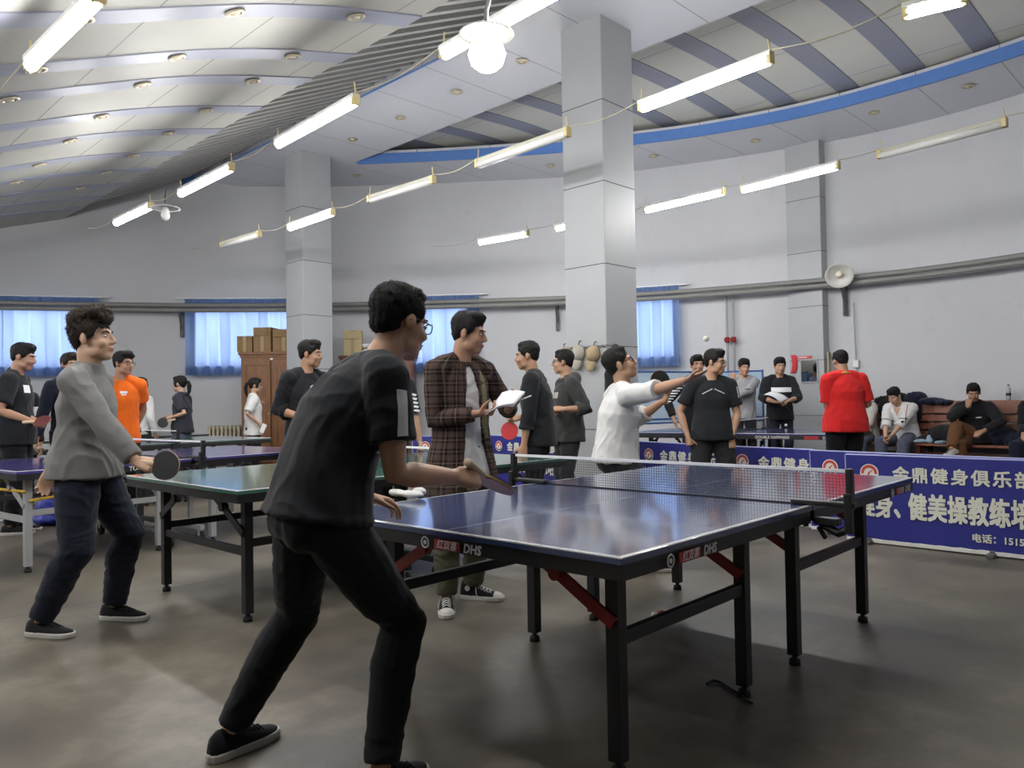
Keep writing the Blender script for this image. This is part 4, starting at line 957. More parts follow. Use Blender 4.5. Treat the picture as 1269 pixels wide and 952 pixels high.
def person(pos, yaw, H, label, pelvis=None, lean=3, side=0, twist=0, hyaw=0, hpitch=0, hroll=0, lh=None, rh=None, le=None, re=None, lf=None, rf=None,
           lp='relax', rp='relax', ld=None, rd=None, ln_=None, rn=None, top=('tee', BK, .6, -.13), loose=0.0, pants=BKP, ploose=0.0, shoes='black', hair='short', hm=None, glasses=False,
           female=False, skin=0, vox=.009, wid=1.0, fuzz=0, seat=False, group=None, neckfwd=.0, hscale=1.06, eyes=True, cuffs=True):
    S = H/1.75; pos = V((pos[0], pos[1], 0)); RM = Rz(yaw); RI = RM.transposed()
    def loc(p):
        if isinstance(p, V): return RI @ (p-pos)
        return V(p)*S if p is not None else None
    def ldir(v): return None if v is None else ((RI @ v) if isinstance(v, V) else V(v))
    F = Fig(); F.S = S; F.RM = RM; F.pos = pos
    P = loc(pelvis) if pelvis is not None else V((0, 0, .962*S))
    def fr(f): return Rz(twist*f) @ Rx(-lean*f) @ Ry(side*f)
    TS = [0, .12, .26, .38, .50]; pts = [P]
    for i in range(1, 5):
        pts.append(pts[-1]+fr((.25, .5, .8, 1.0)[i-1]) @ V((0, 0, (TS[i]-TS[i-1])*S)))
    M0 = fr(.25) if not seat else fr(.1)
    def sp(t):
        if t <= 0: return P+M0 @ V((0, 0, t*S)), M0
        for i in range(4):
            if t <= TS[i+1] or i == 3:
                f = (t-TS[i])/(TS[i+1]-TS[i]); return pts[i].lerp(pts[i+1], f), fr((.2+.8*t/.5))
    N, MC = sp(.5); HM = Rz(hyaw) @ Rx(-hpitch) @ Ry(hroll)
    nd = (MC @ V((0, .12, 1))+HM @ V((0, .12, 1))).normalized(); k = S*.985*hscale
    Hc = N+nd*.060*S+HM @ V((0, .026+neckfwd, .104))*k
    fw = .86 if female else wid
    sh = {}; el = {}; wr = {}
    for sg, t, e, nm in ((1, rh, re, 'r'), (-1, lh, le, 'l')):
        sh[nm] = N+MC @ V((sg*.178*fw, -.005, -.062))*S
        tt = loc(t) if t is not None else sh[nm]+V((sg*.085, .035, -.525))*S
        pole = ldir(e) if e is not None else V((sg*.45, -1, -.1))
        el[nm], wr[nm] = ik(sh[nm], tt, .292*S, .255*S, pole)
    hp = {}; kn = {}; an = {}; ft = {}
    for sg, t, nm in ((1, rf, 'r'), (-1, lf, 'l')):
        hp[nm] = P+M0 @ V((sg*.088*fw, 0, -.03))*S
        if t is None: t = (sg*.10, 0, -sg*8)
        if isinstance(t[0], V): a0 = loc(t[0]); z = t[2] if len(t) > 2 else 0; ty = t[1]-yaw; pt = t[3] if len(t) > 3 else 0
        else: a0 = V((t[0], t[1], 0))*S; ty = t[2]; z = t[3] if len(t) > 3 else 0; pt = t[4] if len(t) > 4 else 0
        fm = Rz(ty) @ Rx(pt); ft[nm] = fm; a0 = V((a0.x, a0.y, .085*S+z))
        kn[nm], an[nm] = ik(hp[nm], a0, .430*S, .425*S, fm @ V((sg*.12, 1, .35 if seat else .0)))
    F.sh, F.el, F.wr, F.hp, F.kn, F.an, F.N, F.Hc, F.HM, F.MC, F.sp = sh, el, wr, hp, kn, an, N, Hc, HM, MC, sp
    # ---- body: one continuous surface
    mb = MB(); R = []
    for t, rx, ry in ((-.11, .10, .085), (-.05, .145, .10), (0, .148, .102), (.10, .132, .092), (.2, .138, .098), (.3, .150, .105), (.39, .150, .098), (.445, .115, .075), (.485, .068, .060)):
        c, m = sp(t); R.append(ring(c, rx*fw*S, ry*fw*S, m, 20, 2.3))
    mb.loft(R)
    nk = .052 if female else .059
    mb.tube([N-nd*.05*S, N+nd*.03*S, Hc+HM @ V((0, -.022, -.075))*k, Hc+HM @ V((0, -.02, -.03))*k], [nk*1.25*S, nk*S, nk*.98*k, nk*.9*k], 16)
    for nm, sg in (('r', 1), ('l', -1)):
        mb.tube([N+V((0, -.012*S, .012*S)), N.lerp(sh[nm], .5)+V((0, -.01*S, .012*S)), sh[nm]], [.045*S, .05*S, .052*S], 12)
        s_, e_, w_ = sh[nm], el[nm], wr[nm]; aw = .84 if female else 1
        mb.tube([s_, s_.lerp(e_, .3), s_.lerp(e_, .7), e_, e_.lerp(w_, .28), e_.lerp(w_, .65), w_], [.054*S*aw, .050*S*aw, .043*S*aw, .0385*S*aw, .0415*S*aw, .034*S*aw, .0255*S*aw], 14, dome=True)
        d = (w_-e_).normalized(); dd = ldir(ld if nm == 'l' else rd); d2 = dd.normalized() if dd is not None else d
        n_ = ldir(ln_ if nm == 'l' else rn); n_ = n_ if n_ is not None else (V((-sg, .25, 0)) if d.z < -.6 else V((-sg*.6, 0, -.8)))
        if abs(n_.normalized().dot(d2)) > .96: n_ = V((-sg, .2, .1))
        hand(mb, w_+d*.008*S, d2, n_, nm == 'l', S*(.92 if female else 1), lp if nm == 'l' else rp)
        h_, k_, a_ = hp[nm], kn[nm], an[nm]
        mb.tube([h_, h_.lerp(k_, .4), h_.lerp(k_, .8), k_, k_.lerp(a_, .25), k_.lerp(a_, .6), a_], [.082*S, .072*S, .052*S, .048*S, .050*S, .039*S, .031*S], 12, dome=True)
        fm = ft[nm]; mb.tube([a_+fm @ V((0, -.03, -.035))*S, a_+fm @ V((0, .05, -.045))*S, a_+fm @ V((0, .13, -.055))*S], [.028*S, .028*S, .02*S], 10, dome=True)
    def hpnt(x, y, z): return Hc+HM @ V((x, y, z))*k
    E = lambda c, r, m=None: mb.ell(hpnt(*c), tuple(q*k for q in r), HM @ m if m is not None else HM, 16, 10)
    E((0, -.014, .036), (.0745, .092, .083)); E((0, .028, -.028), (.0625, .060, .084)); E((0, .053, -.087), (.034, .032, .029)); E((0, .072, .022), (.047, .018, .012))
    for q in (-1, 1):
        E((q*.042, .018, -.068), (.020, .042, .030)); E((q*.036, .056, -.032), (.025, .029, .026)); E((q*.011, .094, -.033), (.0095, .011, .008))
        E((q*.078, -.008, -.004), (.010, .019, .031), Rz(-q*22)); E((q*.076, -.004, -.022), (.008, .012, .014))
    mb.tube([hpnt(0, .083, .014), hpnt(0, .096, -.008), hpnt(0, .104, -.027)], [.0085*k, .0105*k, .0125*k], 10, dome=True)
    E((0, .084, -.058), (.022, .012, .0065)); E((0, .081, -.069), (.020, .012, .008))
    me = fuse(mb, vox, 4, 'person')
    body = link('person', me, SKIN[skin], None, label, 'person', group); body.location = pos; body.rotation_euler = (0, 0, R_(yaw)); F.body = body
    # ---- face details
    if eyes:
        mb = MB(); mi = MB(); br = MB()
        for q in (-1, 1):
            mb.ell(hpnt(q*.0305, .0775, .001), (.0135*k, .0085*k, .0055*k), HM, 14, 9); mi.ell(hpnt(q*.0305, .0815, .001), (.006*k, .0055*k, .0052*k), HM, 12, 8)
            br.tube([hpnt(q*.014, .0885, .020), hpnt(q*.028, .0865, .0255), hpnt(q*.046, .073, .0215)], [.0035*k, .0042*k, .0025*k], 7, dome=True)
        ew = mb.build('eye', M_EYEW, body, True); mi.build('iris', M_IRIS, ew, True); br.build('eyebrow', hm or HAIRK, body, True)
        mb = MB(); mb.ell(hpnt(0, .0862, -.0585), (.020*k, .0105*k, .0050*k), HM, 14, 8); mb.ell(hpnt(0, .0838, -.0675), (.018*k, .0105*k, .0058*k), HM, 14, 8); mb.build('lips', M_LIP[skin % 2], body, True)
    # ---- hair
    mb = MB(); big = {'tall': 1.0, 'short': 1.0}.get(hair, 1)
    E = lambda c, r, m=None: mb.ell(hpnt(*c), tuple(q*k for q in r), HM @ m if m is not None else HM, 16, 10)
    E((0, -.019, .055), (.0815, .097, .080)); E((0, -.052, .004), (.064, .050, .062)); E((0, -.042, .028), (.0745, .066, .066)); 
    for q in (-1, 1): E((q*.066, .002, .038), (.017, .048, .045))
    if hair == 'short': E((0, .030, .098), (.062, .060, .036)); E((0, .060, .083), (.052, .026, .022))
    elif hair == 'crew': E((0, .012, .098), (.064, .066, .030))
    elif hair == 'tall': E((0, .028, .118), (.074, .070, .045), Rx(8)); E((0, .074, .098), (.060, .026, .034)); E((0, -.03, .10), (.082, .080, .055))
    elif hair == 'fringe':
        E((0, .030, .095), (.070, .062, .040)); rr_ = random.Random(int(abs(pos.x)*100))
        for x in (-.056, -.040, -.024, -.008, .008, .024, .040, .056): E((x, .077-abs(x)*.42, .062+rr_.uniform(-.003, .006)), (.011, .012, .030+rr_.uniform(-.004, .004)), Rx(-14) @ Ry(-x*200+rr_.uniform(-12, 12)))
    elif hair == 'side': E((.01, .045, .100), (.066, .052, .036), Ry(10)); E((-.03, .070, .078), (.034, .024, .026))
    elif hair in ('long', 'pony'):
        E((0, -.018, .05), (.086, .100, .086)); E((0, .045, .085), (.06, .045, .035))
        for q in (-1, 1): E((q*.068, .02, .01), (.018, .035, .06))
        if hair == 'long':
            E((0, -.068, -.06), (.075, .045, .11)); mb.tube([hpnt(0, -.075, -.05), Hc+V((0, -.105, -.17))*k, Hc+V((0, -.12, -.29))*k, Hc+V((0, -.115, -.36))*k], [.07*k, .068*k, .055*k, .02*k], 14, dome=True)
        else: mb.tube([hpnt(0, -.09, .03), hpnt(0, -.135, .03), hpnt(0, -.155, -.03), hpnt(0, -.150, -.11), hpnt(0, -.135, -.17)], [.02*k, .028*k, .034*k, .028*k, .008*k], 12, dome=True)
    hme = wrinkle(fuse(mb, min(vox, .007), 2, 'hair'), .0045*k, 36, (1, 1, .45), pos.x+pos.y, False)
    if fuzz: hme = spikes(hme, fuzz, (.020 if hair == 'tall' else .012)*k, 5)
    link('hair', hme, hm or HAIRK, body)
    if glasses:
        mb = MB()
        for q in (-1, 1):
            pp = [hpnt(q*.032+.0235*math.copysign(abs(cos(a))**.7, cos(a)), .098-.006*abs(cos(a)) if True else 0, -.001+.0165*math.copysign(abs(sin(a))**.7, sin(a))) for a in [2*pi*j/20 for j in range(21)]]
            mb.tube(pp, .0022*k, 6); mb.tube([hpnt(q*.0555, .093, .006), hpnt(q*.0735, .055, .008), hpnt(q*.083, .0, .010), hpnt(q*.084, -.018, .0)], .0023*k, 6)
        mb.tube([hpnt(-.009, .1, .002), hpnt(0, .1035, .004), hpnt(.009, .1, .002)], .002*k, 6); g = mb.build('glasses', M_GLASS, body, True)
    # ---- trousers
    mb = MB(); R = []; pw = 1.0
    for t, rx, ry in ((-.105, .115, .105), (-.07, .158, .122), (-.01, .163, .118), (.045, .157, .112), (.06, .150, .105)):
        c, m = sp(t); R.append(ring(c, (rx*fw+ploose*.5)*S, (ry*fw+ploose*.5)*S, m, 22, 2.3))
    mb.loft(R)
    for sg in (-1, 1): c, m = sp(-.045); mb.ell(c+m @ V((sg*.065*fw, -.045, 0))*S, (.088*S*fw, .085*S, .095*S), m)
    for nm in ('r', 'l'):
        h_, k_, a_ = hp[nm], kn[nm], an[nm]; q = ploose; e_ = a_+(k_-a_).normalized()*(.015 if cuffs else -.02)*S
        bulge = (k_-h_.lerp(a_, .5)); bulge = bulge.normalized()*.008*S if bulge.length > .02 else V((0, .004, 0))
        mb.tube([h_+V((0, 0, .01)), h_.lerp(k_, .35), h_.lerp(k_, .75), k_+bulge, k_.lerp(e_, .3)-bulge*1.4, k_.lerp(e_, .65)-bulge*.5, e_], [(.096+q*.6)*S, (.091+q)*S, (.072+q)*S, (.066+q)*S, (.064+q)*S, (.055+q*.95)*S, (.046+q*.8)*S], 16, dome=False)
    pm = wrinkle(fuse(mb, vox*1.05, 3, 'trousers'), (.0035 if ploose < .012 else .0055)*S, 9, (1, 1, 1.5), pos.x*3+pos.y); link('trousers', pm, pants, body)
    # ---- shoes
    for nm, sg in (('r', 1), ('l', -1)):
        if shoes: shoe(body, an[nm], ft[nm], shoes, S, -sg)
    # ---- top
    kind, tm, se, hem = top[:4]; mb = MB(); R = []; lo = loose
    if kind == 'open':                                                   # unbuttoned shirt: a C-shaped shell with thickness
        for t, rx, ry in ((hem-.10, .246, .196), (hem, .240, .192), (hem/2, .224, .174), (0.02, .194, .148), (.12, .180, .134), (.26, .182, .134), (.37, .178, .122), (.44, .125, .092), (.485, .083, .080)):
            c, m = sp(t); row = []; g = R_(20+max(0, -t)*45) if t < .3 else R_(15)
            for inn in (0, 1):
                aa = [pi/2+g+(2*pi-2*g)*j/26 for j in range(27)]; aa = aa[::-1] if inn else aa
                for a in aa: row.append(c+m @ V(((rx-inn*.016)*fw*cos(a), (ry-inn*.016)*sin(a), 0))*S)
            R.append(row)
        mb.loft(R)
    else:
        for t, rx, ry in ((hem, .176, .136), (hem*.6, .174, .134), (0.0, .168, .128), (.10, .160, .120), (.2, .160, .120), (.3, .170, .124), (.385, .170, .116), (.44, .128, .092), (.478, .080, .074), (.492, .072, .068)):
            c, m = sp(t); ex = lo*(1 if t < .35 else .3)+(ploose*1.7 if t < .05 else ploose*.8 if t < .15 else 0); R.append(ring(c+m @ V((0, .004, 0)), (rx*fw+ex)*S, (ry*fw+ex)*S, m, 26, 2.25))
        mb.loft(R)
    for nm, sg in (('r', 1), ('l', -1)):
        mb.tube([N+V((0, -.014*S, .004*S)), N.lerp(sh[nm], .5)+V((0, -.008*S, .014*S)), sh[nm]], [.052*S, .062*S, .068*S], 14)
        mb.ell(sh[nm], ((.071+lo*.3)*S*(.88 if female else 1),)*3, None, 16, 11)
        s_, e_, w_ = sh[nm], el[nm], wr[nm]; lo2 = lo*.35; end = se if not isinstance(se, tuple) else se[0 if nm == 'r' else 1]
        st = [(0, .069), (.25, .068), (.5, .063), (.75, .058), (1.0, .055), (1.25, .055), (1.5, .051), (1.75, .045), (1.98, .040)]
        short = end < 1; pp = []; rr = []
        for u, r in st+[(end, None)]:
            if u > end or (r is not None and u > end-.06): continue
            if r is None: r = np.interp(u, [a for a, _ in st], [b for _, b in st])+(.009 if short else .002)
            elif short: r += .006*u/max(.01, end)
            pp.append(s_.lerp(e_, u) if u <= 1 else e_.lerp(w_, u-1)); rr.append((r*(.86 if female else 1)+lo2)*S)
        mb.tube(pp, rr, 18)
        if not short and end < 1.8: mb.tube([pp[-1]-(pp[-1]-pp[-2]).normalized()*.02*S, pp[-1]], [rr[-1]+.007*S]*2, 16)
    # collar roll
    c, m = sp(.488); cr = [c+m @ V((.069*cos(a), .066*sin(a)+.004, -.012*sin(a)+.004))*S for a in [2*pi*j/24 for j in range(25)]]
    mb.tube(cr, .0085*S, 8)
    if kind == 'hoodie':
        mb.ell(N+MC @ V((0, -.085, -.01))*S, (.105*S, .06*S, .075*S), MC); mb.tube([c+m @ V((.085*cos(a), .078*sin(a)-.006, -.022*sin(a)+.012))*S for a in [2*pi*j/24 for j in range(25)]], .026*S, 10)
    if kind in ('jacket', 'turtle'): mb.tube([c-nd*.02, c+nd*.030*S, c+nd*.055*S], [.086*S, .078*S, .074*S], 18)
    if kind == 'open':
        for sg in (-1, 1): mb.tube([c+m @ V((sg*.02, -.075, .035))*S, c+m @ V((sg*.078, -.01, .030))*S, c+m @ V((sg*.072, .055, -.02))*S, c+m @ V((sg*.055, .098, -.07))*S], [.013*S, .015*S, .016*S, .008*S], 8, dome=True)
    amp = (.0045 if kind in ('tee',) else .006)*S
    sm_ = wrinkle(fuse(mb, vox*(.8 if kind == 'open' else 1.0), 3, 'shirt'), amp+lo*.08, 8.5, (1, 1, .8), pos.x*2+pos.y*5)
    nmx = {'tee': 'tee_shirt', 'long': 'sweater', 'hoodie': 'hooded_top', 'open': 'plaid_shirt', 'jacket': 'jacket', 'turtle': 'sweater'}[kind]
    F.shirt = link(nmx, sm_, tm, body)
    if kind == 'open':
        mb = MB(); R = []
        for t, rx, ry in ((-.20, .200, .160), (-.08, .190, .146), (0, .178, .134), (.12, .160, .120), (.26, .158, .116), (.37, .150, .10), (.44, .11, .078), (.485, .07, .066)):
            c, m = sp(t); R.append(ring(c, rx*fw*S, ry*fw*S, m, 24, 2.25))
        mb.loft(R); link('tee_shirt', wrinkle(fuse(mb, vox, 3, 'tee_shirt'), .008, 9), WHITEC, body)
    # ribbed hem / cuffs darker edges stay in the cloth
    F.bvh = BVHTree.FromPolygons([v.co for v in sm_.vertices], [p.vertices for p in sm_.polygons])
    return F
def print_on(F, pts_or_mesh, t, ang, m, name='print', off=.0025, origin=None, normal=None, up=None, bv=None):
    """a printed patch laid on the cloth; t = height along the spine, ang = degrees to the right of straight ahead"""
    S = F.S
    if origin is None:
        c, mm = F.sp(t); nrm = mm @ V((sin(R_(ang)), cos(R_(ang)), 0)); upv = mm @ V((0, 0, 1)); origin = c
    else: nrm = normal.normalized(); upv = up
    upv = (upv-nrm*upv.dot(nrm)).normalized(); rt = upv.cross(nrm)
    if isinstance(pts_or_mesh, list):                                     # polygon -> small grid of points inside a fan
        poly = [V((x, y, 0)) for x, y in pts_or_mesh]; bm = bmesh.new(); vs = [bm.verts.new(p) for p in poly]; bm.faces.new(vs)
        bmesh.ops.triangulate(bm, faces=bm.faces[:])
        for _ in range(3): bmesh.ops.subdivide_edges(bm, edges=bm.edges[:], cuts=1, use_grid_fill=True); bmesh.ops.triangulate(bm, faces=bm.faces[:])
        me = bpy.data.meshes.new(name); bm.to_mesh(me); bm.free()
    else: me = pts_or_mesh
    co = []; ok = True
    for v in me.vertices:
        p = origin+(-rt*v.co.x+upv*v.co.y)*S if False else origin+(rt*-v.co.x*-1+upv*v.co.y)*S
        q = p+nrm*.5; h = F.bvh.ray_cast(q, -nrm, 1.0)
        co.append((h[0]+h[1]*off*(1 if h[1].dot(nrm) > 0 else -1)) if h[0] is not None else p+nrm*.13)
    for v, c in zip(me.vertices, co): v.co = c
    me.update(); return link(name, me, m, F.body)
def rrect(w, h): return [(-w/2, -h/2), (w/2, -h/2), (w/2, h/2), (-w/2, h/2)]
# bats: blade with two rubbers, edge tape, handle
def paddle(center, axis, face, lb, front='red', back='black'):
    """axis: from handle to blade tip; face: direction the front rubber faces (front/back: rubber colours)"""
    axis = V(axis).normalized(); face = V(face); face = (face-axis*face.dot(axis)).normalized(); sd = axis.cross(face)
    m = Matrix((sd, axis, face)).transposed(); r = empty('table_tennis_bat', V(center), 0, lb, 'bat'); C = lambda x, y, z: m @ V((x, y, z))
    out = []
    for j in range(36):
        a = 2*pi*j/36; out.append((.0755*cos(a), .079*sin(a)+(.0 if sin(a) > -.6 else 0)))
    out = [(x, y) for x, y in out]
    rub = {'red': mat('red_rubber', (.50, .022, .03), .45), 'black': mat('black_rubber_sheet', (.012, .012, .014), .45), 'maroon': mat('worn_rubber', (.34, .14, .13), .5), 'wine': mat('wine_rubber', (.11, .025, .025), .5)}
    M_PLY = mat('blade_ply', (.42, .26, .10), .6)
    MB().loft([[C(x, y, z) for x, y in out] for z in (-.003, .003)]).build('blade', M_PLY, r)
    for z0, z1, cc in ((.003, .0068, front), (-.0068, -.003, back)):
        MB().loft([[C(x*.985, max(y*.985, -.066), z) for x, y in out] for z in (z0, z1)]).build('rubber_sheet', rub[cc], r)
    mb = MB(); R = []
    for y, w, h in ((-.066, .012, .007), (-.080, .014, .011), (-.12, .0135, .0115), (-.165, .0155, .0125), (-.178, .0165, .013), (-.181, .012, .009)):
        R.append([C(w*math.copysign(abs(cos(a))**.8, cos(a)), y, h*math.copysign(abs(sin(a))**.8, sin(a))) for a in [2*pi*j/16 for j in range(16)]])
    mb.loft(R); smooth_angle(mb.build('handle', mat('handle_wood', (.55, .43, .28), .5), r), 50); return r
def sheet(pts, lb, m=M_PAPER, bend=.03, name='paper_sheet', n=6, layers=3):
    """a few loose sheets spanning four corner points, a little curled"""
    a, b, c, d = [V(p) for p in pts]; nn = (b-a).cross(d-a).normalized(); o = (a+b+c+d)/4; r = empty(name, o, 0, lb, 'paper')
    for k in range(layers):
        mb = MB(); g = []
        for i in range(n+1):
            row = []
            for j in range(n+1):
                u, v = i/n, j/n; p = a*(1-u)*(1-v)+b*u*(1-v)+c*u*v+d*(1-u)*v; row.append(p+nn*(bend*sin(pi*u)*(1-.4*v)+.003*k*(1+u))-o+(b-a)*.02*k)
            g.append(row)
        mb.loft([rw for rw in g], False); me = mb.mesh('leaf', True); lf = link('leaf', me, m, r)
        sm = lf.modifiers.new('s', 'SOLIDIFY'); sm.thickness = .0006
    return r
# ------------------------------------------------------------------ the people in the hall
def at0(px, Y): p = aty(px, 500, Y); return (p.x, p.y)
def dirw(x, y, z): return V((x, y, z))
# player in the foreground, back to the viewer
MP = person((-.69, 2.56), -56, 1.79, 'person in black T-shirt and trousers crouched at the foreground blue table, seen from behind',
    pelvis=(.05, .03, .858), lean=39, twist=-4, hyaw=8, hpitch=10, neckfwd=.012, rh=aty(562, 591, 2.63), re=dirw(-.35, -.6, -.8), rd=dirw(.80, .58, -.10), rn=dirw(-.5, .6, -.5), rp='grip',
    lh=aty(452, 615, 2.92), le=dirw(-.7, -.5, -.4), ld=dirw(.85, .2, -.25), ln_=dirw(.1, -.3, -1), lp='relax',
    lf=(V((-1.0, 2.73, 0)), -34), rf=(V((-.425, 2.42, 0)), -36), top=('tee', BK, .66, -.03), loose=.010, pants=BKP, ploose=.008, hair='crew', glasses=True, vox=.006, fuzz=3800, wid=1.06, skin=0, hscale=1.05)
# white stripe panel on the right sleeve
s0, e0 = MP.sh['r'], MP.el['r']
for t_, w_ in ((.47, .018), ):
    o_ = s0.lerp(e0, t_)
    print_on(MP, [(-.024, -.075), (.012, -.075), (.022, .08), (-.012, .085)], 0, 0, mat('silver_print', (.55, .56, .60), .5), 'sleeve_stripe', .0025, o_, MP.RM.transposed() @ V((.62, -.72, .25)), V((0, 0, 1)))
# grey sweater at left
GS = person((-2.34, 4.30), -86, 1.75, 'person in grey sweater with tall dark hair walking beside the green table',
    pelvis=(0, -.02, .915), lean=4, hyaw=-2, hpitch=-6, twist=4, hscale=1.14, rh=aty(168, 571, 4.08), re=dirw(-.6, -.5, -.4), rd=dirw(.95, -.1, -.25), rn=dirw(.1, .7, -.6), rp='grip',
    lh=aty(62, 584, 4.42), le=dirw(-.7, .4, -.3), ld=dirw(-.35, .0, -.95), ln_=dirw(.3, -.9, 0), lf=(V((-2.29, 4.47, 0)), -96), rf=(V((-2.53, 4.17, 0)), -100),
    top=('turtle', GREYK, 1.93, -.08), loose=.016, pants=NAVY, ploose=.018, hair='tall', vox=.0065, fuzz=1600, hm=HAIRB, skin=2, wid=.98)
# black tee at the left edge
PA = person(at0(17, 7.6), -72, 1.85, 'person in black T-shirt with a white chest tag at the left edge', lean=4, hyaw=-8, hpitch=10, rh=aty(36, 521, 7.35), re=dirw(-.3, -.4, -.8), rd=dirw(.9, -.1, -.1), rp='hold', lh=aty(40, 519, 7.6), top=('tee', BK, .75, -.14), loose=.02, pants=BKP, ploose=.015, hair='short', skin=1, vox=.009)
print_on(PA, rrect(.085, .07), .37, 38, M_PAPER, 'chest_tag')
PB = person(at0(18, 8.6), -150, 1.66, 'person with white sleeve patches half hidden behind the black T-shirt at far left', lh=(-.26, .06, .86), top=('long', BK2, 1.9, -.14), hair='short', vox=.010)
print_on(PB, rrect(.09, .11), 0, 0, M_PAPER, 'sleeve_patch', .003, PB.sh['l'].lerp(PB.el['l'], .55), PB.RM.transposed() @ V((.25, -.95, 0)), V((0, 0, 1)))
print_on(PB, rrect(.085, .05), 0, 0, M_PAPER, 'sleeve_patch', .003, PB.el['l'].lerp(PB.wr['l'], .2), PB.RM.transposed() @ V((.25, -.95, 0)), V((0, 0, 1)))
PC = person(at0(84, 8.5), -120, 1.80, 'person in dark navy top hidden behind the grey sweater', top=('long', NAVY, 1.9, -.14), hair='short', hm=HAIRB, vox=.010, rh=(.3, -.04, .86))
ORG = person(at0(150, 8.35), -158, 1.80, 'person in bright orange T-shirt and glasses, hands behind the back', lean=2, hyaw=52, hpitch=2, lh=(-.10, -.20, .92), rh=(.08, -.22, .93), le=(-1, -.6, 0), re=(1, -.6, 0), top=('tee', ORANGE, .62, -.16), loose=.010, hair='side', glasses=True, skin=1, vox=.009, pants=BKP)
cm = ORG.sp(.49)[0]
print_on(ORG, rrect(.07, .022), .37, -16, M_PAPER, 'chest_logo'); print_on(ORG, rrect(.05, .012), .345, -16, M_PAPER, 'chest_logo')
LW = person(at0(173, 11.4), -12, 1.63, 'person with long dark hair in white top, back turned, behind the orange T-shirt', top=('long', WHITEC, 1.9, -.10), loose=.015, hair='long', female=True, hm=HAIRB, pants=BKP, vox=.010)
GP = person(at0(226, 11.6), 84, 1.65, 'person with a ponytail in dark T-shirt and grey-blue jeans, holding a black bat', lean=2, hyaw=4, lh=aty(213, 517, 11.45), rh=aty(212, 516, 11.65), le=dirw(.5, -.3, -.8), re=dirw(.5, .3, -.8), ld=dirw(-1, 0, -.1), rd=dirw(-1, 0, -.1), lp='hold', rp='grip', top=('tee', DKT, .8, -.10), loose=.02, pants=JEAN, ploose=.012, hair='pony', female=True, vox=.009, skin=2)
WG = person(at0(313, 12.1), -62, 1.62, 'person in loose white T-shirt standing before the wardrobe, one hand raised', hyaw=-16, lean=3, lh=aty(322, 503, 12.4), le=dirw(.2, .4, -.9), ld=dirw(.6, .2, .75), lp='index', rh=aty(321, 525, 11.95), re=dirw(-.4, -.6, -.6), rd=dirw(.7, .1, -.6), rp='hold', top=('tee', WHITEC, .85, -.16), loose=.03, hair='pony', female=True, glasses=True, vox=.009)
for s_ in (-1, 1): pass
BL = person(at0(379, 7.3), -130, 1.80, 'person in black sweater with white chest print before the far column', lean=2, hyaw=34, hpitch=3, rh=aty(374, 517, 7.08), re=dirw(-.9, .2, -.5), rd=dirw(.9, -.1, 0), lh=aty(395, 520, 7.0), le=dirw(.5, -.4, -.7), rp='relax', top=('long', BK2, 1.35, -.14), loose=.022, pants=BKP, hair='fringe', skin=1, vox=.008, hm=HAIRK)
print_on(BL, [(-.06, .03), (-.035, .05), (-.01, .045), (.02, .04), (.055, .0), (.05, -.035), (.03, -.03), (.01, -.045), (-.02, -.04), (-.045, -.045), (-.05, -.015), (-.03, -.005)], .34, -3, M_PAPER, 'chest_print')
PK = person(at0(481, 7.15), -172, 1.72, 'person in black T-shirt with white patterned sleeves behind the foreground player', lh=(-.30, .05, .80), rh=(.28, .03, .8), lp='fist', top=('tee', BK, .95, -.14), loose=.015, hair='short', vox=.009)
for j in range(5):
    a_ = PK.sh['l'].lerp(PK.el['l'], .35+.13*j); w_ = .05-.004*(j % 2)
    print_on(PK, [(-w_, -.012), (-w_*.2, -.004), (w_*.7, -.014), (w_, .006), (w_*.1, .014), (-w_*.6, .008)], 0, 0, M_PAPER, 'sleeve_print', .003, a_, PK.RM.transposed() @ V((.4, -.9, 0)), V((0, 0, 1)))
PL = person((-.31, 4.66), -140, 1.74, 'person in brown plaid shirt over a white T-shirt, reading papers behind the blue table', lean=2, hyaw=38, hpitch=8, rh=aty(589, 513, 4.46), re=dirw(-.7, .2, -.7), rd=dirw(.95, -.15, .05), rn=dirw(0, .3, 1), rp='hold',
    lh=aty(630, 508, 4.62), le=dirw(.5, .5, -.8), ld=dirw(.5, .25, .55), ln_=dirw(-.6, -.3, .3), lp='hold', rf=(V((-.40, 4.55, 0)), -176), lf=(V((-.26, 4.80, 0)), -106),
    top=('open', PLAID, 1.93, -.24), loose=.0, pants=OLIVE, ploose=.017, shoes='canvas', hair='short', skin=1, vox=.0065, fuzz=900, wid=1.0)
print_on(PL, [(-.05, -.20), (.035, -.20), (.035, .20), (-.01, .2)], .24, -34, OLIN, 'shirt_lining', .003)
BS = person(at0(668, 6.75), 78, 1.72, 'person in black sweater seen in profile, holding out a red bat', lean=9, hyaw=6, hpitch=4, rh=aty(643, 518, 6.72), re=dirw(.15, .2, -1), rd=dirw(-.9, .1, -.1), rn=dirw(.1, -.6, .6), rp='grip', lh=(-.22, .10, .84), lp='relax', top=('long', BK2, 1.5, -.13), loose=.014, pants=BKP, hair='crew', skin=1, vox=.008, glasses=False)
HO = person(at0(704, 7.75), 102, 1.70, 'person in dark hooded top with pale chest lettering, leaning by the near column', lean=2, hyaw=-20, lh=aty(699, 507, 7.42), le=dirw(.5, -.2, -.9), ld=dirw(-.9, .2, .05), lp='relax', rh=aty(689, 510, 7.6), re=dirw(0, .5, -.9), top=('hoodie', HOOD, 1.45, -.14), loose=.016, pants=CHAR, ploose=.01, hair='crew', glasses=True, vox=.008, skin=0)
tmx = text_mesh('2008', .085, bold=.003, ext=0)
print_on(HO, tmx, .33, -6, mat('pale_print', (.5, .48, .40), .7), 'chest_lettering')
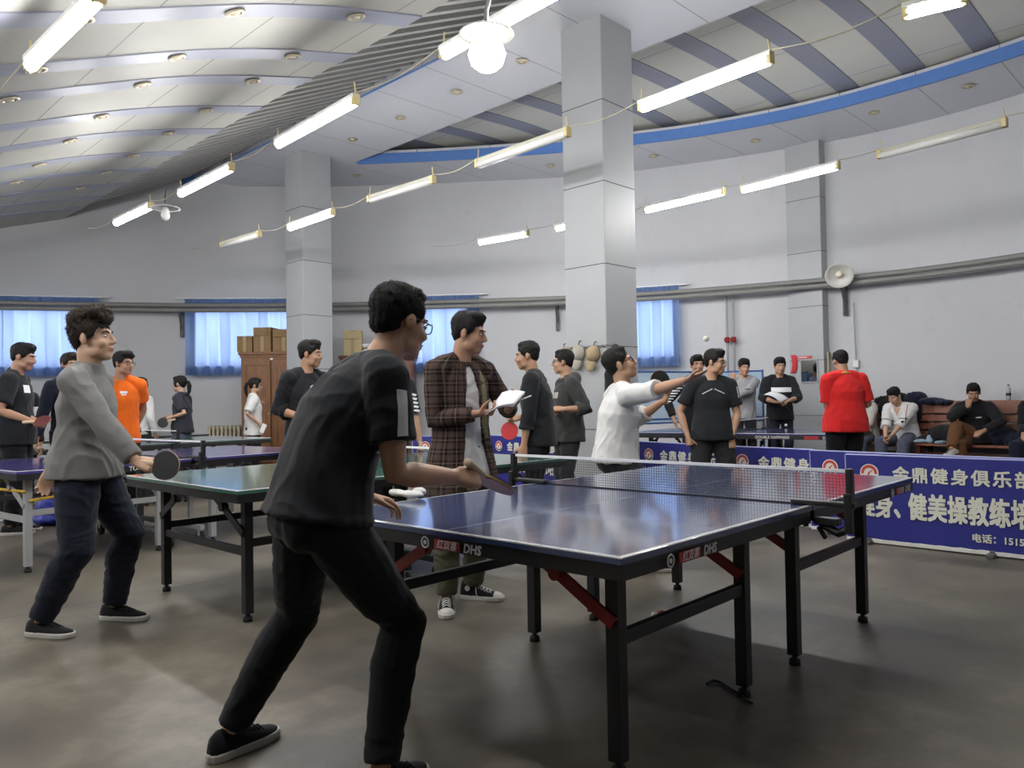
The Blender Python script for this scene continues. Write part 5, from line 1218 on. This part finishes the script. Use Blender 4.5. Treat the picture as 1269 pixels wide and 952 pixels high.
# server in white
WS = person(at0(781, 5.62), -92, 1.70, 'person in white sweater tossing the ball with an outstretched arm', pelvis=(0, -.12, .83), lean=12, hyaw=-4, hpitch=-22, twist=10, hscale=1.1, rh=aty(855, 470, 5.0), re=dirw(0, .1, -1), rd=dirw(.85, -.1, .30), rn=dirw(-.3, .3, .9), rp='flat',
    lh=aty(822, 497, 5.80), le=dirw(-.3, .6, -.8), ld=dirw(.3, .0, .9), ln_=dirw(-.6, -.5, .2), lp='grip', lf=(.19, -.02, 20), rf=(V((.94, 5.50, 0)), -104), top=('long', WHITEC, (1.02, 1.35), -.05), loose=.020, pants=BKP, ploose=.012, hair='crew', glasses=True, skin=0, vox=.007, fuzz=500)
SM = person(at0(882, 7.35), 174, 1.65, 'person in black sports T-shirt with silver shoulder stripes, glasses, arms hanging', lean=3, hyaw=-0+58, hpitch=4, rh=aty(852, 540, 7.3), lh=aty(907, 543, 7.25), re=(1, -.4, 0), le=(-1, -.4, 0), rd=dirw(.05, -.1, -1), ld=dirw(.0, -.15, -1), rn=dirw(.9, .3, 0), ln_=dirw(-.3, .9, 0), lp='fist', rp='fist', rf=(.17, .02, -14), lf=(-.17, .0, 14), top=('tee', BK, .72, -.10), loose=.012, pants=CHAR, ploose=.02, hair='short', glasses=True, skin=0, vox=.0075, fuzz=700, hscale=1.08)
SIL = mat('silver_print', (.55, .56, .60), .5)
print_on(SM, [(-.05, -.022), (-.042, -.028), (.045, .02), (.04, .028)], .385, 26, SIL, 'chest_flash'); print_on(SM, [(.05, -.022), (.042, -.028), (-.045, .02), (-.04, .028)], .385, -26, SIL, 'chest_flash')
for q in (-1, 1):
    for j in (-1, 0, 1):
        o_ = SM.sh['l'].lerp(SM.el['l'], .36+.0*j); print_on(SM, [(-.006+j*.022, -.055), (.006+j*.022, -.055), (.006+j*.022, .05), (-.006+j*.022, .05)], 0, 0, SIL, 'shoulder_stripe', .0025, o_, V((-.75*1, .6, .5)), V((0, 0, 1))) if q > 0 else None
w_ = SM.wr['l']; d_ = (SM.el['l']-w_).normalized(); mb = MB(); o1 = d_.orthogonal().normalized(); o2 = d_.cross(o1)
mb.tube([w_+d_*.02+(o1*cos(a)+o2*sin(a))*.033 for a in [2*pi*j/20 for j in range(21)]], .008, 8); mb.build('bracelet', M_BLACK, SM.body, True)
PQ = person(at0(864, 9.75), 172, 1.73, 'person in black and white striped sleeves, mostly hidden behind the sports T-shirt', hyaw=10, rh=(.30, .10, .95), re=(1, -.3, 0), top=('long', BK2, 1.8, -.13), hair='short', vox=.009)
for j in range(7): print_on(PQ, rrect(.10, .016), 0, 0, M_PAPER, 'sleeve_stripe', .003, PQ.sh['r'].lerp(PQ.el['r'], .1+.15*j) if j < 6 else PQ.el['r'], PQ.RM.transposed() @ V((-.3, -.95, 0)), V((0, 0, 1)))
GM = person(at0(921, 12.2), 178, 1.80, 'person in light grey sweater, one hand at the chin and one arm folded', lean=2, hyaw=6, hpitch=10, rh=aty(908, 470, 11.93), re=(.6, .4, -1), rd=dirw(.15, .1, 1), rn=dirw(.2, 1, 0), rp='fist', lh=aty(911, 489, 11.88), le=(-.9, .3, -.6), ld=dirw(-1, 0, 0), top=('long', LGREY, 1.75, -.12), loose=.015, hair='fringe', skin=0, vox=.009)
print_on(GM, rrect(.09, .012), .33, 0, BK, 'chest_print')
PM = person(at0(966, 11.85), 176, 1.79, 'person in black sweater with a white chest stripe, holding loose papers', lean=2, hyaw=0, hpitch=6, rh=aty(960, 498, 11.5), lh=aty(979, 496, 11.5), re=(.8, -.2, -.7), le=(-.8, -.2, -.7), rd=dirw(.8, -.4, 0), ld=dirw(-.8, -.4, -.1), rp='hold', lp='hold', top=('long', BK2, 1.45, -.13), loose=.02, pants=NAVY, hair='fringe', skin=0, vox=.009)
print_on(PM, rrect(.29, .07), .315, 0, M_PAPER, 'chest_stripe', .003)
RD = person(at0(1047, 8.6), 4, 1.72, 'person in red T-shirt seen from behind, in front of the bench', lean=2, hyaw=0, hpitch=14, lh=aty(1029, 506, 8.84), rh=aty(1066, 502, 8.86), le=dirw(-.25, -.3, -1), re=dirw(.25, -.3, -1), ld=dirw(.3, .9, .1), rd=dirw(-.3, .9, .1), rp='hold', top=('tee', REDC, .85, -.14), loose=.024, pants=BKP, ploose=.02, hair='short', skin=1, vox=.008, fuzz=500, wid=1.08, hscale=1.0)
c, m = RD.sp(.492); mb = MB(); mb.tube([c+m @ V((.074*cos(a), .071*sin(a)+.004, -.012*sin(a)+.012)) for a in [2*pi*j/24 for j in range(25)]], .011, 8); mb.build('collar_band', mat('yellow_collar', (.62, .33, .05), .8), RD.body, True)
# on the bench
def seated(px, lab, off=.14, yawo=0, **k):
    p = bl(bpx(px), off, 0); yaw = math.degrees(math.atan2(n_b.y, n_b.x))-90+yawo
    return person((p.x, p.y), yaw, k.pop('H', 1.74), lab, pelvis=(0, 0, .585), seat=True, **k)
A_, B_ = AB(12.50, 5.05), AB(11.98, 1.2); n_b = -(V((-(B_-A_).y, (B_-A_).x, 0)).normalized()); n_b = n_b if n_b.dot(E1) < 0 else -n_b
SW = seated(1074, 'person in cream jacket on the bench, half hidden behind the red T-shirt', lean=22, hpitch=20, hyaw=30, lf=(-.14, .46, 6), rf=(.14, .46, -6), lh=(-.08, .42, .62), rh=(.08, .42, .62), le=(-1, 0, -.4), re=(1, 0, -.4), top=('long', CREAM, 1.9, -.08), loose=.03, pants=JEAN, ploose=.014, hair='short', vox=.009)
WV = seated(1124, 'person in white V-neck sweater with dark bands, seated on the bench leaning on the knees', lean=30, hpitch=26, hyaw=-8, lf=(-.17, .50, 8), rf=(.14, .44, -4), lh=(-.04, .50, .60), rh=(.06, .47, .58), le=(-1, 0, -.4), re=(1, 0, -.4), ld=(.2, .6, -.7), rd=(-.2, .6, -.7), lp='relax', rp='relax', top=('long', WHITEC, 1.3, -.06), loose=.028, pants=JEAN, ploose=.02, hair='fringe', skin=2, vox=.008)
for nm in ('r', 'l'):
    for t_ in (.8,): print_on(WV, rrect(.17, .013), 0, 0, BK, 'sleeve_band', .003, WV.sh[nm].lerp(WV.el[nm], t_), V((0, 1, .35)), V((0, 0, 1)))
print_on(WV, rrect(.035, .022), .36, -26, BK, 'chest_badge'); print_on(WV, rrect(.012, .30), 0, 0, mat('dull_red_print', (.30, .06, .07), .7), 'sleeve_line', .003, WV.sh['l'].lerp(WV.el['l'], .45), V((-.2, 1, .3)), V((0, 0, 1)))
print_on(WV, [(-.055, .04), (.055, .04), (0, -.07)], .45, 0, SKIN[2], 'neck_opening', .003)
BW = seated(1212, 'person in dark jacket and brown trousers on the bench, legs crossed, chin on hand', yawo=12, lean=20, hpitch=20, hyaw=12, rf=(.10, .46, -4), lf=(.20, .58, -38, .37, -18), lh=(-.16, .34, .70), rh=(.03, .33, 1.03), re=(.9, .5, -.8), rd=(-.1, .1, 1), rn=(0, -1, 0), rp='fist', le=(-1, .2, -.5), top=('jacket', BK2, 1.9, -.06), loose=.028, pants=BROWN, ploose=.03, hair='short', skin=1, shoes='white', vox=.0085)
print_on(BW, rrect(.07, .014), .33, -26, M_PAPER, 'chest_badge')
RM_ = seated(1294, 'person in dark jacket and navy jeans at the right end of the bench', lean=12, hpitch=14, hyaw=10, lf=(-.14, .48, 6), rf=(.14, .46, -6), lh=(-.1, .36, .66), rh=(.1, .36, .66), top=('long', BK2, 1.9, -.06), loose=.03, pants=NAVY, ploose=.02, hair='short', vox=.01)
# ------------------------------------------------------------------ things held in the hands
paddle(aty(613, 600, 2.78)+V((.0, .0, .0)), aty(625, 611, 2.86)-aty(572, 568, 2.66), V((-.45, -.42, -.75)), 'bat with worn red rubber and pale handle in the hand of the foreground player', 'maroon', 'black')
paddle(aty(205, 577, 4.05), V((.93, -.15, -.12)), V((.1, -1, .15)), 'black bat with a red edge held by the grey sweater', 'black', 'red')
paddle(aty(52, 522, 7.3), V((.97, 0, .05)), V((.1, -.6, .75)), 'dark red bat held by the person at the left edge', 'wine', 'black')
paddle(aty(202, 524, 11.4), V((-.9, -.1, -.25)), V((.2, -1, .1)), 'black bat held by the ponytailed person', 'black', 'red')
paddle(aty(631.5, 534, 6.72), V((-.28, -.05, -.95)), V((-.2, -1, .1)), 'bright red bat held out by the person in black sweater', 'red', 'black')
paddle(aty(818, 472, 5.82), V((-.25, .1, .95)), V((.2, -1, .1)), 'black bat behind the outstretched arm of the white sweater', 'black', 'red')
sheet([aty(601, 515, 4.40), aty(636, 504, 4.42), aty(650, 488, 4.60), aty(621, 488, 4.66)], 'white papers in the hands of the plaid shirt', bend=.02)
sheet([aty(947, 489, 11.4), aty(967, 499, 11.35), aty(976, 494, 11.5), aty(956, 485, 11.55)], 'loose white papers held by the black sweater with a white stripe', bend=.03)
o = aty(646, 497, 4.60); r = empty('pen', o, 0, 'white pen in the raised hand of the plaid shirt', 'pen'); MB().tube([V((-.05, 0, -.012)), V((.06, 0, .03))], .0045, 8).build('pen_barrel', M_WHITE, r, True); MB().tube([V((.06, 0, .03)), V((.072, 0, .0345))], .0025, 6).build('pen_tip', M_BLACK, r)
o = aty(326, 531, 11.93); r = empty('phone', o, 0, 'small white phone in the lowered hand of the white T-shirt', 'phone'); MB().bbox((0, 0, 0), (.07, .012, .14), .005, Ry(25)).build('phone_body', M_WHITE, r); MB().bbox((0, .0065, 0), (.062, .002, .12), .001, Ry(25)).build('screen', M_BLACK, r)
